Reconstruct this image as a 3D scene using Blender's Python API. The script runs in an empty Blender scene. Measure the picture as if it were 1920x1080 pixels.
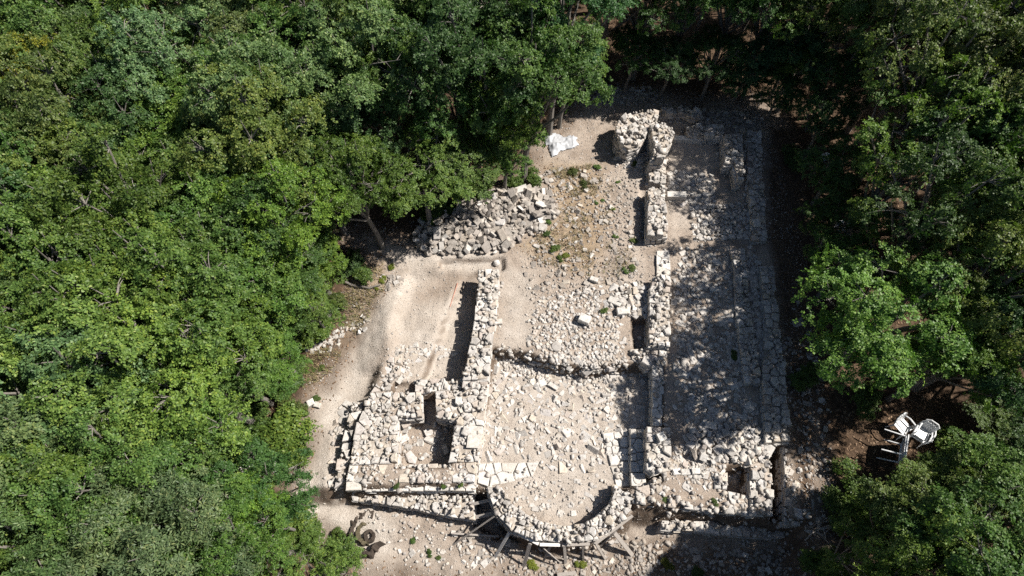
import bpy, bmesh, math, random
import numpy as np
from mathutils import Vector, Matrix, Euler

random.seed(11)
rng = np.random.default_rng(11)
S = bpy.context.scene
C = S.collection

# ------------------------------------------------------------------ camera, world, sun
F, TH, CAMH = 1120.0, math.radians(62.0), 21.0
ST, CT = math.sin(TH), math.cos(TH)
cam = bpy.data.cameras.new('camera'); co = bpy.data.objects.new('camera', cam); C.objects.link(co)
cam.sensor_width = 36; cam.lens = 36 * F / 1920; cam.clip_end = 3000; cam.clip_start = 0.1
co.location = (0, 0, CAMH); co.rotation_euler = (math.pi / 2 - TH, 0, 0)
S.camera = co
SUN_EL, SUN_AZ = math.radians(50), math.radians(9)          # azimuth measured from +X towards +Y
tosun = Vector((math.cos(SUN_EL) * math.cos(SUN_AZ), math.cos(SUN_EL) * math.sin(SUN_AZ), math.sin(SUN_EL)))
W = bpy.data.worlds.new('World'); S.world = W; W.use_nodes = True
nt = W.node_tree; bg = nt.nodes['Background']
sky = nt.nodes.new('ShaderNodeTexSky'); sky.sky_type = 'NISHITA'; sky.sun_disc = False
sky.sun_elevation = SUN_EL; sky.sun_rotation = math.atan2(tosun.x, tosun.y)
nt.links.new(sky.outputs[0], bg.inputs[0]); bg.inputs[1].default_value = 0.05
sl = bpy.data.lights.new('sun', 'SUN'); sl.energy = 5.0; sl.angle = math.radians(0.53); sl.color = (1, 0.945, 0.865)
so = bpy.data.objects.new('sun', sl); C.objects.link(so); so.location = (30, 10, 40)
so.rotation_euler = tosun.to_track_quat('Z', 'Y').to_euler()
S.view_settings.view_transform = 'Standard'; S.view_settings.look = 'None'
S.view_settings.gamma = 1; S.view_settings.use_curve_mapping = False; S.view_settings.exposure = 0.84
S.render.engine = 'CYCLES'
cy = S.cycles; cy.max_bounces = 5; cy.diffuse_bounces = 2; cy.glossy_bounces = 1; cy.transmission_bounces = 2
cy.use_denoising = False; cy.use_adaptive_sampling = True; cy.adaptive_threshold = 0.02
cy.sample_clamp_indirect = 4

# ------------------------------------------------------------------ from the photograph to the ground
def P(px, py, z=0.0):
    """the point at height z that stands at this place of the site plan"""
    u, v = (px - 960) / F, (py - 540) / F
    Z = (CAMH - z) / (ST + v * CT)
    return (u * Z, Z * (CT - v * ST), z)
def PX(x, y, z):
    Z = y * CT + (CAMH - z) * ST
    return 960 + F * x / Z, 540 + F * (-y * ST + (CAMH - z) * CT) / Z

# ------------------------------------------------------------------ noise
def _h(ix, iy, s):
    n = (ix.astype(np.int64) * 374761393 + iy.astype(np.int64) * 668265263 + s * 974634777) & 0xffffffff
    n = ((n ^ (n >> 13)) * 1274126177) & 0xffffffff
    return ((n ^ (n >> 16)) & 0xffff) / 65535.0
def vnoise(x, y, s=0):
    x = np.asarray(x, float); y = np.asarray(y, float)
    ix, iy = np.floor(x), np.floor(y); fx, fy = x - ix, y - iy
    fx = fx * fx * (3 - 2 * fx); fy = fy * fy * (3 - 2 * fy)
    a, b = _h(ix, iy, s), _h(ix + 1, iy, s); c, d = _h(ix, iy + 1, s), _h(ix + 1, iy + 1, s)
    return (a + (b - a) * fx) * (1 - fy) + (c + (d - c) * fx) * fy
def fbm(x, y, s=0, o=4):
    r, a = 0, 0.5
    for i in range(o):
        r = r + a * (vnoise(x, y, s + i) - 0.5); x = np.asarray(x) * 2.03; y = np.asarray(y) * 2.03; a *= 0.5
    return r
def sdf(poly, X, Y):
    """signed distance, positive inside"""
    X = np.asarray(X, float); Y = np.asarray(Y, float)
    d = np.full(X.shape, 1e9); ins = np.zeros(X.shape, bool); n = len(poly)
    for i in range(n):
        ax, ay = poly[i][:2]; bx, by = poly[(i + 1) % n][:2]
        ex, ey = bx - ax, by - ay; L = ex * ex + ey * ey + 1e-12
        t = np.clip(((X - ax) * ex + (Y - ay) * ey) / L, 0, 1)
        d = np.minimum(d, np.hypot(X - ax - t * ex, Y - ay - t * ey))
        if abs(by - ay) > 1e-12:
            ins ^= ((ay > Y) != (by > Y)) & (X < (bx - ax) * (Y - ay) / (by - ay) + ax)
    return np.where(ins, d, -d)
def sstep(a, b, x):
    t = np.clip((x - a) / (b - a), 0, 1); return t * t * (3 - 2 * t)

# ------------------------------------------------------------------ terrain
CLEAR = [(1100, 190), (1180, 165), (1300, 190), (1430, 190), (1480, 260), (1500, 450), (1490, 640), (1520, 800), (1540, 950),
         (1540, 1090), (690, 1090), (570, 1010), (535, 930), (565, 800), (605, 690), (650, 620), (665, 540), (700, 480), (640, 430), (770, 440),
         (850, 400), (980, 330), (1010, 260)]
CLEARW = [P(*p) for p in CLEAR]
LEVELS = [  # plan polygon, level, blend width
    ([(520, 560), (690, 560), (700, 650), (690, 740), (640, 820), (620, 940), (700, 1000), (700, 1200), (300, 1200), (380, 700)], -0.55, 0.9),
    ([(640, 690), (700, 690), (660, 800), (640, 940), (610, 940), (620, 800)], -0.62, 0.3),
    ([(770, 515), (915, 497), (900, 600), (880, 720), (735, 730), (715, 735), (738, 660), (740, 600)], -0.32, 0.30),
    ([(868, 525), (915, 497), (905, 600), (885, 722), (780, 722), (800, 680), (830, 600), (848, 560)], -0.68, 0.22),
    ([(925, 655), (985, 664), (1040, 684), (1112, 692), (1176, 686), (1240, 690), (1240, 900), (1170, 915), (1190, 950), (1120, 1000), (1055, 1010), (985, 998), (925, 960), (880, 910), (900, 800)], -0.72, 0.13),
    ([(742, 783), (852, 783), (842, 872), (742, 872)], -0.85, 0.08),
    ([(788, 738), (818, 738), (818, 790), (788, 790)], -0.70, 0.08),
    ([(733, 714), (778, 714), (778, 733), (733, 733)], -0.55, 0.06),
    ([(560, 925), (900, 918), (935, 975), (1000, 1018), (1060, 1024), (1130, 1008), (1190, 962), (1300, 962), (1500, 990), (1510, 1200), (480, 1200)], -1.35, 0.35),
    ([(560, 985), (900, 990), (960, 1022), (1060, 1030), (1140, 1016), (1220, 1000), (1520, 1018), (1520, 1300), (480, 1300)], -1.62, 0.5),
    ([(885, 915), (922, 915), (940, 975), (975, 1008), (930, 1000), (890, 978)], -1.95, 0.12),
    ([(1186, 598), (1216, 598), (1216, 654), (1190, 654)], -0.45, 0.12),
    ([(1200, 350), (1216, 350), (1216, 446), (1202, 446)], -0.15, 0.12),
    ([(1364, 876), (1405, 876), (1405, 930), (1364, 926)], -0.75, 0.06),
    ([(1444, 838), (1470, 838), (1472, 972), (1450, 972)], -1.35, 0.06),
    ([(1211, 882), (1226, 882), (1226, 908), (1211, 908)], -0.7, 0.06),
    ([(825, 488), (945, 484), (945, 505), (905, 506), (825, 502)], -0.22, 0.08),
]
LEVW = [([P(*p) for p in poly], z, w) for poly, z, w in LEVELS]
HEAP = [P(*p) for p in [(772, 445), (790, 415), (860, 375), (960, 345), (1020, 350), (1045, 385), (1000, 420), (930, 455), (850, 470), (800, 462)]]
def gz(x, y):
    x = np.asarray(x, float); y = np.asarray(y, float)
    z = 0.35 * fbm(x * .12, y * .12, 5, 3) * sstep(8, 30, np.hypot(x, y - 10))
    z = z - 0.06 * np.clip(-x - 9, 0, 40) + 0.02 * np.clip(x - 12, 0, 60)
    ed = 0.12 * fbm(x * 1.7, y * 1.7, 31, 3) + 0.10 * fbm(x * 6, y * 6, 41, 2)
    for poly, lv, w in LEVW:
        t = sstep(-w, w, sdf(poly, x, y) + ed * min(1, w * 5) * 1.3)
        z = z * (1 - t) + lv * t
    z = z + 0.55 * sstep(-0.1, 1.5, sdf(HEAP, x, y))
    z = z + 0.16 * fbm(x * .9, y * .9, 2, 3) + 0.07 * fbm(x * 4, y * 4, 9, 3)
    return z
def g1(x, y): return float(gz(np.array([x]), np.array([y]))[0])
def G(px, py):
    z = 0.0
    for _ in range(4):
        x, y, _z = P(px, py, z); z = 0.5 * z + 0.5 * g1(x, y)
    x, y, _z = P(px, py, z)
    return (x, y, g1(x, y))

# ------------------------------------------------------------------ materials
def mat(name):
    m = bpy.data.materials.new(name); m.use_nodes = True
    n = m.node_tree.nodes; l = m.node_tree.links
    return m, n, l, n['Principled BSDF']
def ramp(n, stops):
    r = n.new('ShaderNodeValToRGB'); e = r.color_ramp.elements
    while len(e) < len(stops): e.new(0.5)
    for q, (p, c) in zip(e, stops): q.position = p; q.color = (*c, 1)
    return r
def noise(n, l, vec, scale, detail=4, rough=0.55):
    t = n.new('ShaderNodeTexNoise'); t.inputs['Scale'].default_value = scale; t.inputs['Detail'].default_value = detail
    t.inputs['Roughness'].default_value = rough; l.new(vec, t.inputs['Vector']); return t
def mixc(n, l, fac, a, b, mode='MIX'):
    m = n.new('ShaderNodeMix'); m.data_type = 'RGBA'; m.blend_type = mode
    for s, v in ((0, fac), (6, a), (7, b)):
        if hasattr(v, 'is_output'): l.new(v, m.inputs[s])
        elif isinstance(v, (int, float)): m.inputs[s].default_value = v
        else: m.inputs[s].default_value = (*v, 1)
    return m.outputs[2]
def bumpn(n, l, h, strength, dist):
    b = n.new('ShaderNodeBump'); b.inputs['Strength'].default_value = strength; b.inputs['Distance'].default_value = dist
    l.new(h, b.inputs['Height']); return b
def mstone(name, stops, island=False, lichen=0.3):
    m, n, l, b = mat(name)
    geo = n.new('ShaderNodeNewGeometry'); pos = geo.outputs['Position']
    oi = n.new('ShaderNodeObjectInfo')
    add = n.new('ShaderNodeMath'); add.operation = 'ADD'; l.new(oi.outputs['Random'], add.inputs[0])
    if island: l.new(geo.outputs['Random Per Island'], add.inputs[1])
    else: add.inputs[1].default_value = 0
    fr = n.new('ShaderNodeMath'); fr.operation = 'FRACT'; l.new(add.outputs[0], fr.inputs[0])
    r = ramp(n, stops); l.new(fr.outputs[0], r.inputs[0])
    n1 = noise(n, l, pos, 9, 6, .65); r1 = ramp(n, [(.3, (.66, .65, .64)), (.62, (1, 1, 1))]); l.new(n1.outputs[0], r1.inputs[0])
    c = mixc(n, l, 1.0, r.outputs[0], r1.outputs[0], 'MULTIPLY')
    n2 = noise(n, l, pos, 2.3, 5, .6); r2 = ramp(n, [(.52, (0, 0, 0)), (.7, (1, 1, 1))]); l.new(n2.outputs[0], r2.inputs[0])
    mm = n.new('ShaderNodeMath'); mm.operation = 'MULTIPLY'; l.new(r2.outputs[0], mm.inputs[0]); mm.inputs[1].default_value = lichen
    c = mixc(n, l, mm.outputs[0], c, (.20, .19, .17))
    l.new(c, b.inputs['Base Color']); b.inputs['Roughness'].default_value = .93; b.inputs['Specular IOR Level'].default_value = .2
    n3 = noise(n, l, pos, 26, 6, .7); bp = bumpn(n, l, n3.outputs[0], .7, .03); l.new(bp.outputs[0], b.inputs['Normal'])
    return m
LIME = [(0, (.46, .43, .395)), (.25, (.56, .535, .505)), (.45, (.38, .355, .33)), (.62, (.61, .585, .555)), (.8, (.50, .44, .365)), (.93, (.43, .375, .335)), (1, (.53, .515, .505))]
LIME2 = [(0, (.42, .385, .35)), (.3, (.53, .50, .465)), (.5, (.35, .32, .295)), (.75, (.56, .53, .495)), (1, (.44, .395, .345))]
M = {}
M['stone'] = mstone('limestone', LIME, False, .42)
M['rubble'] = mstone('rubble_limestone', LIME2, True, .4)
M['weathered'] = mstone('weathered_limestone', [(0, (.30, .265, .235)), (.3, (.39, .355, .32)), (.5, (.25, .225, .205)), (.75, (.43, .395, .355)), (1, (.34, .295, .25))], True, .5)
M['ashlar'] = mstone('cut_limestone', [(0, (.55, .525, .49)), (.5, (.61, .59, .56)), (1, (.53, .495, .445))], False, .12)
def mcore():
    m, n, l, b = mat('lime_mortar')
    pos = n.new('ShaderNodeNewGeometry').outputs['Position']
    v = n.new('ShaderNodeTexVoronoi'); v.inputs['Scale'].default_value = 9; l.new(pos, v.inputs['Vector'])
    n1 = noise(n, l, pos, 6, 6, .65); r = ramp(n, [(.3, (.33, .29, .245)), (.7, (.50, .455, .41))]); l.new(n1.outputs[0], r.inputs[0])
    rv = ramp(n, [(.1, (1, 1, 1)), (.6, (.72, .70, .67))]); l.new(v.outputs['Distance'], rv.inputs[0])
    l.new(mixc(n, l, 1, r.outputs[0], rv.outputs[0], 'MULTIPLY'), b.inputs['Base Color']); b.inputs['Roughness'].default_value = .95
    bp = bumpn(n, l, rv.outputs[0], .8, .05); l.new(bp.outputs[0], b.inputs['Normal'])
    return m
M['core'] = mcore()
def mground():
    m, n, l, b = mat('dry_earth')
    pos = n.new('ShaderNodeNewGeometry').outputs['Position']
    at = n.new('ShaderNodeAttribute'); at.attribute_name = 'mask'
    sp = n.new('ShaderNodeSeparateColor'); l.new(at.outputs['Color'], sp.inputs[0])
    n1 = noise(n, l, pos, 1.1, 8, .65); r1 = ramp(n, [(.3, (.255, .205, .163)), (.5, (.345, .288, .24)), (.7, (.44, .38, .322))]); l.new(n1.outputs[0], r1.inputs[0])
    n2 = noise(n, l, pos, 1.7, 6, .6); r2 = ramp(n, [(.35, (.42, .37, .32)), (.7, (.53, .485, .435))]); l.new(n2.outputs[0], r2.inputs[0])
    c = mixc(n, l, sp.outputs[0], r1.outputs[0], r2.outputs[0])
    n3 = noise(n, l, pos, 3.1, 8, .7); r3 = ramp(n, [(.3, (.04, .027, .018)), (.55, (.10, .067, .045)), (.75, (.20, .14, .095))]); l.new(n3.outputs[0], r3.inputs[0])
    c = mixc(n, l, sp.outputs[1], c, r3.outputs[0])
    n4 = noise(n, l, pos, 5, 6, .7); r4 = ramp(n, [(.35, (.22, .16, .10)), (.6, (.36, .27, .17)), (.72, (.17, .17, .075))]); l.new(n4.outputs[0], r4.inputs[0])
    c = mixc(n, l, sp.outputs[2], c, r4.outputs[0])
    n5 = noise(n, l, pos, 38, 4, .7); r5 = ramp(n, [(.35, (.62, .60, .58)), (.58, (1, 1, 1)), (.75, (1.12, 1.12, 1.12))]); l.new(n5.outputs[0], r5.inputs[0])
    c = mixc(n, l, 1, c, r5.outputs[0], 'MULTIPLY')
    l.new(c, b.inputs['Base Color']); b.inputs['Roughness'].default_value = .97; b.inputs['Specular IOR Level'].default_value = .1
    n6 = noise(n, l, pos, 14, 8, .75); bp = bumpn(n, l, n6.outputs[0], .8, .06); l.new(bp.outputs[0], b.inputs['Normal'])
    return m
M['ground'] = mground()
def mleaf(name='leaf', trans=.28):
    m, n, l, b = mat(name)
    geo = n.new('ShaderNodeNewGeometry'); oi = n.new('ShaderNodeObjectInfo')
    r = ramp(n, [(0, (.55, .60, .55)), (.5, (.95, .95, .9)), (.85, (1.25, 1.15, 1.1)), (1, (1.75, 1.35, 1.2))]); l.new(geo.outputs['Random Per Island'], r.inputs[0])
    c = mixc(n, l, 1, oi.outputs['Color'], r.outputs[0], 'MULTIPLY')
    n1 = noise(n, l, geo.outputs['Position'], .8, 3); r1 = ramp(n, [(.35, (.8, .85, .85)), (.65, (1.15, 1.1, 1.0))]); l.new(n1.outputs[0], r1.inputs[0])
    c = mixc(n, l, 1, c, r1.outputs[0], 'MULTIPLY')
    l.new(c, b.inputs['Base Color']); b.inputs['Roughness'].default_value = .5; b.inputs['Specular IOR Level'].default_value = .27
    tr = n.new('ShaderNodeBsdfTranslucent'); ct = mixc(n, l, 1, c, (1.05, 1.35, .6), 'MULTIPLY'); l.new(ct, tr.inputs['Color'])
    mx = n.new('ShaderNodeMixShader'); mx.inputs[0].default_value = trans
    l.new(b.outputs[0], mx.inputs[1]); l.new(tr.outputs[0], mx.inputs[2]); l.new(mx.outputs[0], n['Material Output'].inputs['Surface'])
    return m
M['leaf'] = mleaf()
def mwood(name, c1, c2, scale=(9, 9, 2)):
    m, n, l, b = mat(name)
    tc = n.new('ShaderNodeTexCoord'); mp = n.new('ShaderNodeMapping'); mp.inputs['Scale'].default_value = scale; l.new(tc.outputs['Object'], mp.inputs[0])
    n1 = noise(n, l, mp.outputs[0], 4, 6, .7); r = ramp(n, [(.3, c1), (.7, c2)]); l.new(n1.outputs[0], r.inputs[0])
    l.new(r.outputs[0], b.inputs['Base Color']); b.inputs['Roughness'].default_value = .88
    bp = bumpn(n, l, n1.outputs[0], .6, .02); l.new(bp.outputs[0], b.inputs['Normal'])
    return m
M['bark'] = mwood('bark', (.075, .066, .057), (.23, .21, .185))
M['dead'] = mwood('dead_wood', (.26, .23, .20), (.45, .41, .37))
M['plank'] = mwood('weathered_plank', (.20, .175, .155), (.36, .33, .30), (20, 20, 3))
M['pale'] = mwood('pale_plank', (.55, .52, .48), (.68, .66, .63), (20, 20, 3))
M['stump'] = mwood('charred_stump', (.018, .013, .01), (.062, .045, .033), (6, 6, 6))
M['moss'] = mwood('mossy_wood', (.045, .036, .02), (.105, .088, .05), (6, 6, 6))
def mplain(name, col, rough=.5, bump=0):
    m, n, l, b = mat(name)
    pos = n.new('ShaderNodeNewGeometry').outputs['Position']
    n1 = noise(n, l, pos, 8, 5); r = ramp(n, [(.3, tuple(x * .85 for x in col)), (.7, col)]); l.new(n1.outputs[0], r.inputs[0])
    l.new(r.outputs[0], b.inputs['Base Color']); b.inputs['Roughness'].default_value = rough
    if bump:
        bp = bumpn(n, l, n1.outputs[0], bump, .03); l.new(bp.outputs[0], b.inputs['Normal'])
    return m
M['sheet'] = mplain('plastic_sheet', (.43, .44, .46), .3, .3)
M['plastic'] = mplain('white_plastic', (.74, .75, .76), .4)
M['red'] = mplain('reddish_rod', (.42, .20, .14), .6)
M['litter'] = mstone('leaf_litter', [(0, (.10, .06, .035)), (.4, (.2, .13, .08)), (.7, (.29, .2, .13)), (1, (.15, .10, .07))], True, .1)
M['straw'] = mstone('straw', [(0, (.30, .24, .13)), (.4, (.36, .29, .17)), (.7, (.17, .19, .07)), (1, (.24, .21, .10))], True, .0)

# ------------------------------------------------------------------ object helpers
def link(name, me, m=None, parent=None, loc=None):
    o = bpy.data.objects.new(name, me); C.objects.link(o)
    if m is not None and me is not None and not me.materials: me.materials.append(m)
    if parent is not None: o.parent = parent
    if loc is not None: o.location = loc
    return o
def tag(o, label, cat, group=None, kind=None):
    o['label'] = label; o['category'] = cat
    if group: o['group'] = group
    if kind: o['kind'] = kind
    return o
def empty(name, loc, label, cat, group=None):
    o = bpy.data.objects.new(name, None); C.objects.link(o); o.location = loc; o.empty_display_size = .3
    return tag(o, label, cat, group)
def pymesh(name, v, f):
    me = bpy.data.meshes.new(name); me.from_pydata([tuple(p) for p in v], [], f); me.update(); return me
def fastmesh(name, V, Fa):
    """V (n,3), Fa (m,k) with one k for all"""
    V = np.ascontiguousarray(V, np.float32); Fa = np.ascontiguousarray(Fa, np.int32); k = Fa.shape[1]
    me = bpy.data.meshes.new(name)
    me.vertices.add(len(V)); me.vertices.foreach_set('co', V.ravel())
    me.loops.add(Fa.size); me.loops.foreach_set('vertex_index', Fa.ravel())
    me.polygons.add(len(Fa)); me.polygons.foreach_set('loop_start', np.arange(0, Fa.size, k, dtype=np.int32))
    try: me.polygons.foreach_set('loop_total', np.full(len(Fa), k, np.int32))
    except Exception: pass
    me.update(calc_edges=True); return me
class MB:
    def __init__(s): s.v = []; s.f = []
    def add(s, v, f):
        o = len(s.v); s.v += [tuple(p) for p in v]; s.f += [tuple(i + o for i in q) for q in f]
    def bar(s, a, b, w, t, up=(0, 0, 1)):
        a, b = Vector(a), Vector(b); d = (b - a).normalized(); up = Vector(up)
        if abs(d.dot(up)) > .95: up = Vector((1, 0, 0))
        x = d.cross(up).normalized() * w / 2; y = x.cross(d).normalized() * t / 2
        v = [a + x + y, a - x + y, a - x - y, a + x - y, b + x + y, b - x + y, b - x - y, b + x - y]
        s.add(v, [(3, 2, 1, 0), (4, 5, 6, 7), (0, 1, 5, 4), (1, 2, 6, 5), (2, 3, 7, 6), (3, 0, 4, 7)])
    def tube(s, pts, rad, k=6):
        pts = [Vector(p) for p in pts]; v = []; f = []
        for i, p in enumerate(pts):
            d = (pts[min(i + 1, len(pts) - 1)] - pts[max(i - 1, 0)]).normalized()
            a = d.cross(Vector((0.3, 1, .1)) if abs(d.y) < .9 else Vector((1, 0, 0))).normalized(); b = d.cross(a)
            for j in range(k):
                t = 2 * math.pi * j / k; v.append(p + (a * math.cos(t) + b * math.sin(t)) * rad[i])
        for i in range(len(pts) - 1):
            for j in range(k): f.append((i * k + j, i * k + (j + 1) % k, (i + 1) * k + (j + 1) % k, (i + 1) * k + j))
        f.append(tuple(range(k - 1, -1, -1))); f.append(tuple(range((len(pts) - 1) * k, len(pts) * k)))
        s.add(v, f)
    def mesh(s, name): return pymesh(name, s.v, s.f)
def prism(poly, thick, top=.0, ch=.03, tilt=(0, 0), jit=.01, R=random):
    """an irregular block: outline poly (2-D, centred), standing from -thick to top, chamfered and tilted"""
    n = len(poly); v = []; f = []
    s = lambda x, y: tilt[0] * x + tilt[1] * y
    for x, y in poly: v.append((x * .96, y * .96, -thick))
    for x, y in poly: v.append((x + R.uniform(-jit, jit), y + R.uniform(-jit, jit), top + s(x, y) - ch * R.uniform(.6, 1.6)))
    for x, y in poly:
        r = math.hypot(x, y) + 1e-6; q = max(.5, 1 - ch * R.uniform(.7, 1.7) / r)
        v.append((x * q, y * q, top + s(x * q, y * q) + R.uniform(-jit, jit)))
    for k in range(2):
        for i in range(n):
            j = (i + 1) % n; f.append((k * n + i, k * n + j, (k + 1) * n + j, (k + 1) * n + i))
    f.append(tuple(range(2 * n, 3 * n))); f.append(tuple(range(n - 1, -1, -1)))
    return v, f

# ------------------------------------------------------------------ loose stone shapes (shared)
def hull_mesh(k):
    R = random.Random(100 + k); bm = bmesh.new()
    if k % 5 < 4:
        sx, sy, sz = R.uniform(.8, 1.25), R.uniform(.6, 1.0), R.uniform(.35, .7)
        for a in (-1, 1):
            for b in (-1, 1):
                for c in (-1, 1):
                    bm.verts.new((a * sx * .5 * R.uniform(.74, 1.04), b * sy * .5 * R.uniform(.74, 1.04), c * sz * .5 * R.uniform(.8, 1.05)))
        for _ in range(2): bm.verts.new((R.uniform(-.55, .55) * sx, R.choice((-.56, .56)) * sy, R.uniform(-.4, .4) * sz))
    else:
        for _ in range(9):
            d = Vector((R.gauss(0, 1), R.gauss(0, 1), R.gauss(0, 1))).normalized()
            bm.verts.new((d.x * .58, d.y * .5, d.z * .34))
    r = bmesh.ops.convex_hull(bm, input=bm.verts)
    bmesh.ops.delete(bm, geom=list({g for g in r['geom_interior'] + r['geom_unused'] if isinstance(g, bmesh.types.BMVert)}), context='VERTS')
    bmesh.ops.triangulate(bm, faces=bm.faces)
    bmesh.ops.recalc_face_normals(bm, faces=bm.faces)
    me = bpy.data.meshes.new('loose_stone'); bm.to_mesh(me); bm.free()
    me.materials.append(M['stone'])
    V = np.array([v.co[:] for v in me.vertices]); T = np.array([p.vertices[:] for p in me.polygons])
    return me, V, T
HULLS = [hull_mesh(k) for k in range(25)]
def rotmats(n, tilt, g):
    a = g.uniform(0, 2 * np.pi, n); b = g.normal(0, tilt, n); c = g.normal(0, tilt, n)
    ca, sa, cb, sb, cc, sc = np.cos(a), np.sin(a), np.cos(b), np.sin(b), np.cos(c), np.sin(c)
    Rz = np.zeros((n, 3, 3)); Rz[:, 0, 0] = ca; Rz[:, 0, 1] = -sa; Rz[:, 1, 0] = sa; Rz[:, 1, 1] = ca; Rz[:, 2, 2] = 1
    Rx = np.zeros((n, 3, 3)); Rx[:, 0, 0] = 1; Rx[:, 1, 1] = cb; Rx[:, 1, 2] = -sb; Rx[:, 2, 1] = sb; Rx[:, 2, 2] = cb
    Ry = np.zeros((n, 3, 3)); Ry[:, 1, 1] = 1; Ry[:, 0, 0] = cc; Ry[:, 0, 2] = sc; Ry[:, 2, 0] = -sc; Ry[:, 2, 2] = cc
    return Rx @ Ry @ Rz
def stuff_stones(name, pos, size, m, parent=None, base=(0, 0, 0), tilt=.35, seed=1, kinds=HULLS):
    g = np.random.default_rng(seed); n = len(pos); Vs = []; Ts = []; off = 0
    Rm = rotmats(n, tilt, g); pick = g.integers(0, len(kinds), n); pos = np.asarray(pos) - np.asarray(base); size = np.asarray(size)
    for k in range(len(kinds)):
        i = np.where(pick == k)[0]
        if not len(i): continue
        V, T = kinds[k][1], kinds[k][2]
        w = np.einsum('nij,vj->nvi', Rm[i], V) * size[i][:, None, None] + pos[i][:, None, :]
        Vs.append(w.reshape(-1, 3)); Ts.append((T[None] + (np.arange(len(i)) * len(V))[:, None, None] + off).reshape(-1, 3)); off += len(i) * len(V)
    me = fastmesh(name, np.concatenate(Vs), np.concatenate(Ts))
    o = link(name, me, m, parent); o['kind'] = 'stuff'
    if parent is None: o.location = base
    return o
OCT = [(None, np.array([(1, .1, 0), (-.9, 0, .1), (0, .7, 0), (.1, -.8, 0), (.2, .1, .5), (0, 0, -.5)]) * .55,
        np.array([(0, 2, 4), (2, 1, 4), (1, 3, 4), (3, 0, 4), (2, 0, 5), (1, 2, 5), (3, 1, 5), (0, 3, 5)]))]
def put_stone(parent, p, size, flat=1.0, tilt=.25, R=random, name='stone', m=None, k=None):
    me = HULLS[R.randrange(len(HULLS)) if k is None else k][0]
    o = bpy.data.objects.new(name, me); C.objects.link(o)
    if parent is not None: o.parent = parent; pl = parent.location
    else: pl = (0, 0, 0)
    o.location = (p[0] - pl[0], p[1] - pl[1], p[2] - pl[2])
    o.rotation_euler = (R.gauss(0, tilt), R.gauss(0, tilt), R.uniform(0, 6.28)); o.scale = (size, size * R.uniform(.8, 1.1), size * flat * R.uniform(.75, 1.2))
    if m is not None: o.material_slots[0].link = 'OBJECT'; o.material_slots[0].material = m
    return o

# ------------------------------------------------------------------ ground sheet
def axis(a, b, s, far):
    c = list(np.arange(a, b + s / 2, s)); q = s; x = a
    while x > -far: q = min(q * 1.22, 40); x -= q; c.insert(0, x)
    q = s; x = b
    while x < far: q = min(q * 1.22, 40); x += q; c.append(x)
    return np.array(c)
gx, gy = axis(-10.5, 12.5, .085, 420), axis(-.5, 24.5, .085, 420)
XX, YY = np.meshgrid(gx, gy); ZZ = gz(XX, YY)
nx, ny = len(gx), len(gy); idx = np.arange(nx * ny).reshape(ny, nx)
quads = np.stack([idx[:-1, :-1], idx[:-1, 1:], idx[1:, 1:], idx[1:, :-1]], -1).reshape(-1, 4)
gme = fastmesh('ground', np.stack([XX, YY, ZZ], -1).reshape(-1, 3), quads)
gme.polygons.foreach_set('use_smooth', np.ones(len(quads), bool))
def mask_at(X, Y):
    wob = .8 * fbm(X * .8, Y * .8, 77, 4)
    pth = np.zeros_like(X)
    for pl, s in [([(690, 455), (940, 470), (945, 500), (800, 500), (760, 560), (690, 700), (640, 830), (640, 940), (740, 960), (700, 1090), (640, 1000), (540, 960), (560, 850), (610, 720), (690, 600), (760, 510)], 1.0),
                  ([(905, 660), (1230, 690), (1225, 800), (1150, 920), (1060, 985), (930, 930), (900, 870)], .8),
                  ([(740, 600), (890, 520), (870, 715), (730, 715)], .8), ([(940, 500), (1010, 510), (1010, 640), (930, 650)], .7),
                  ([(1210, 300), (1160, 330), (1215, 560), (1150, 560), (1215, 440)], .4), ([(1255, 265), (1360, 270), (1320, 400), (1255, 460)], .6),
                  ([(700, 1000), (800, 1010), (900, 1090), (690, 1090)], .6)]:
        pth = np.maximum(pth, s * sstep(-.5, .5, sdf([P(*p) for p in pl], X, Y) + wob))
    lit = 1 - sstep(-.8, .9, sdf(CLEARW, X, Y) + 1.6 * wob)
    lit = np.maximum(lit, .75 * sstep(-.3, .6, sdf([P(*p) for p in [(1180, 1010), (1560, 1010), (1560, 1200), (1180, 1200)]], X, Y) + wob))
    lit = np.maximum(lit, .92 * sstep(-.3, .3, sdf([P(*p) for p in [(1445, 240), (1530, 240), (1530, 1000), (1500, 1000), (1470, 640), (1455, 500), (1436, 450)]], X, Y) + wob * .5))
    stw = sstep(-.4, .6, sdf([P(*p) for p in [(1000, 300), (1130, 300), (1150, 420), (1110, 520), (1000, 490), (960, 460), (1040, 400)]], X, Y) + 1.3 * wob) * .7
    stw = np.maximum(stw, .6 * sstep(-.3, .5, sdf([P(*p) for p in [(650, 500), (720, 480), (730, 530), (650, 640), (570, 720), (550, 700)]], X, Y) + wob))
    return pth * (1 - lit), lit, stw * (1 - lit)
a, b, c = mask_at(XX, YY)
# freshly cut earth on the steep faces of the excavation
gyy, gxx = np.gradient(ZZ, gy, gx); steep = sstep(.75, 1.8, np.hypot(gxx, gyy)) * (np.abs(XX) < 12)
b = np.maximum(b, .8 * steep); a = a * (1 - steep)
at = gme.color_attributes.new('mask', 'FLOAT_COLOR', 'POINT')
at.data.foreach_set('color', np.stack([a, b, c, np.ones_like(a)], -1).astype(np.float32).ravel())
ground = link('ground', gme, M['ground']); ground['kind'] = 'structure'

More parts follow.
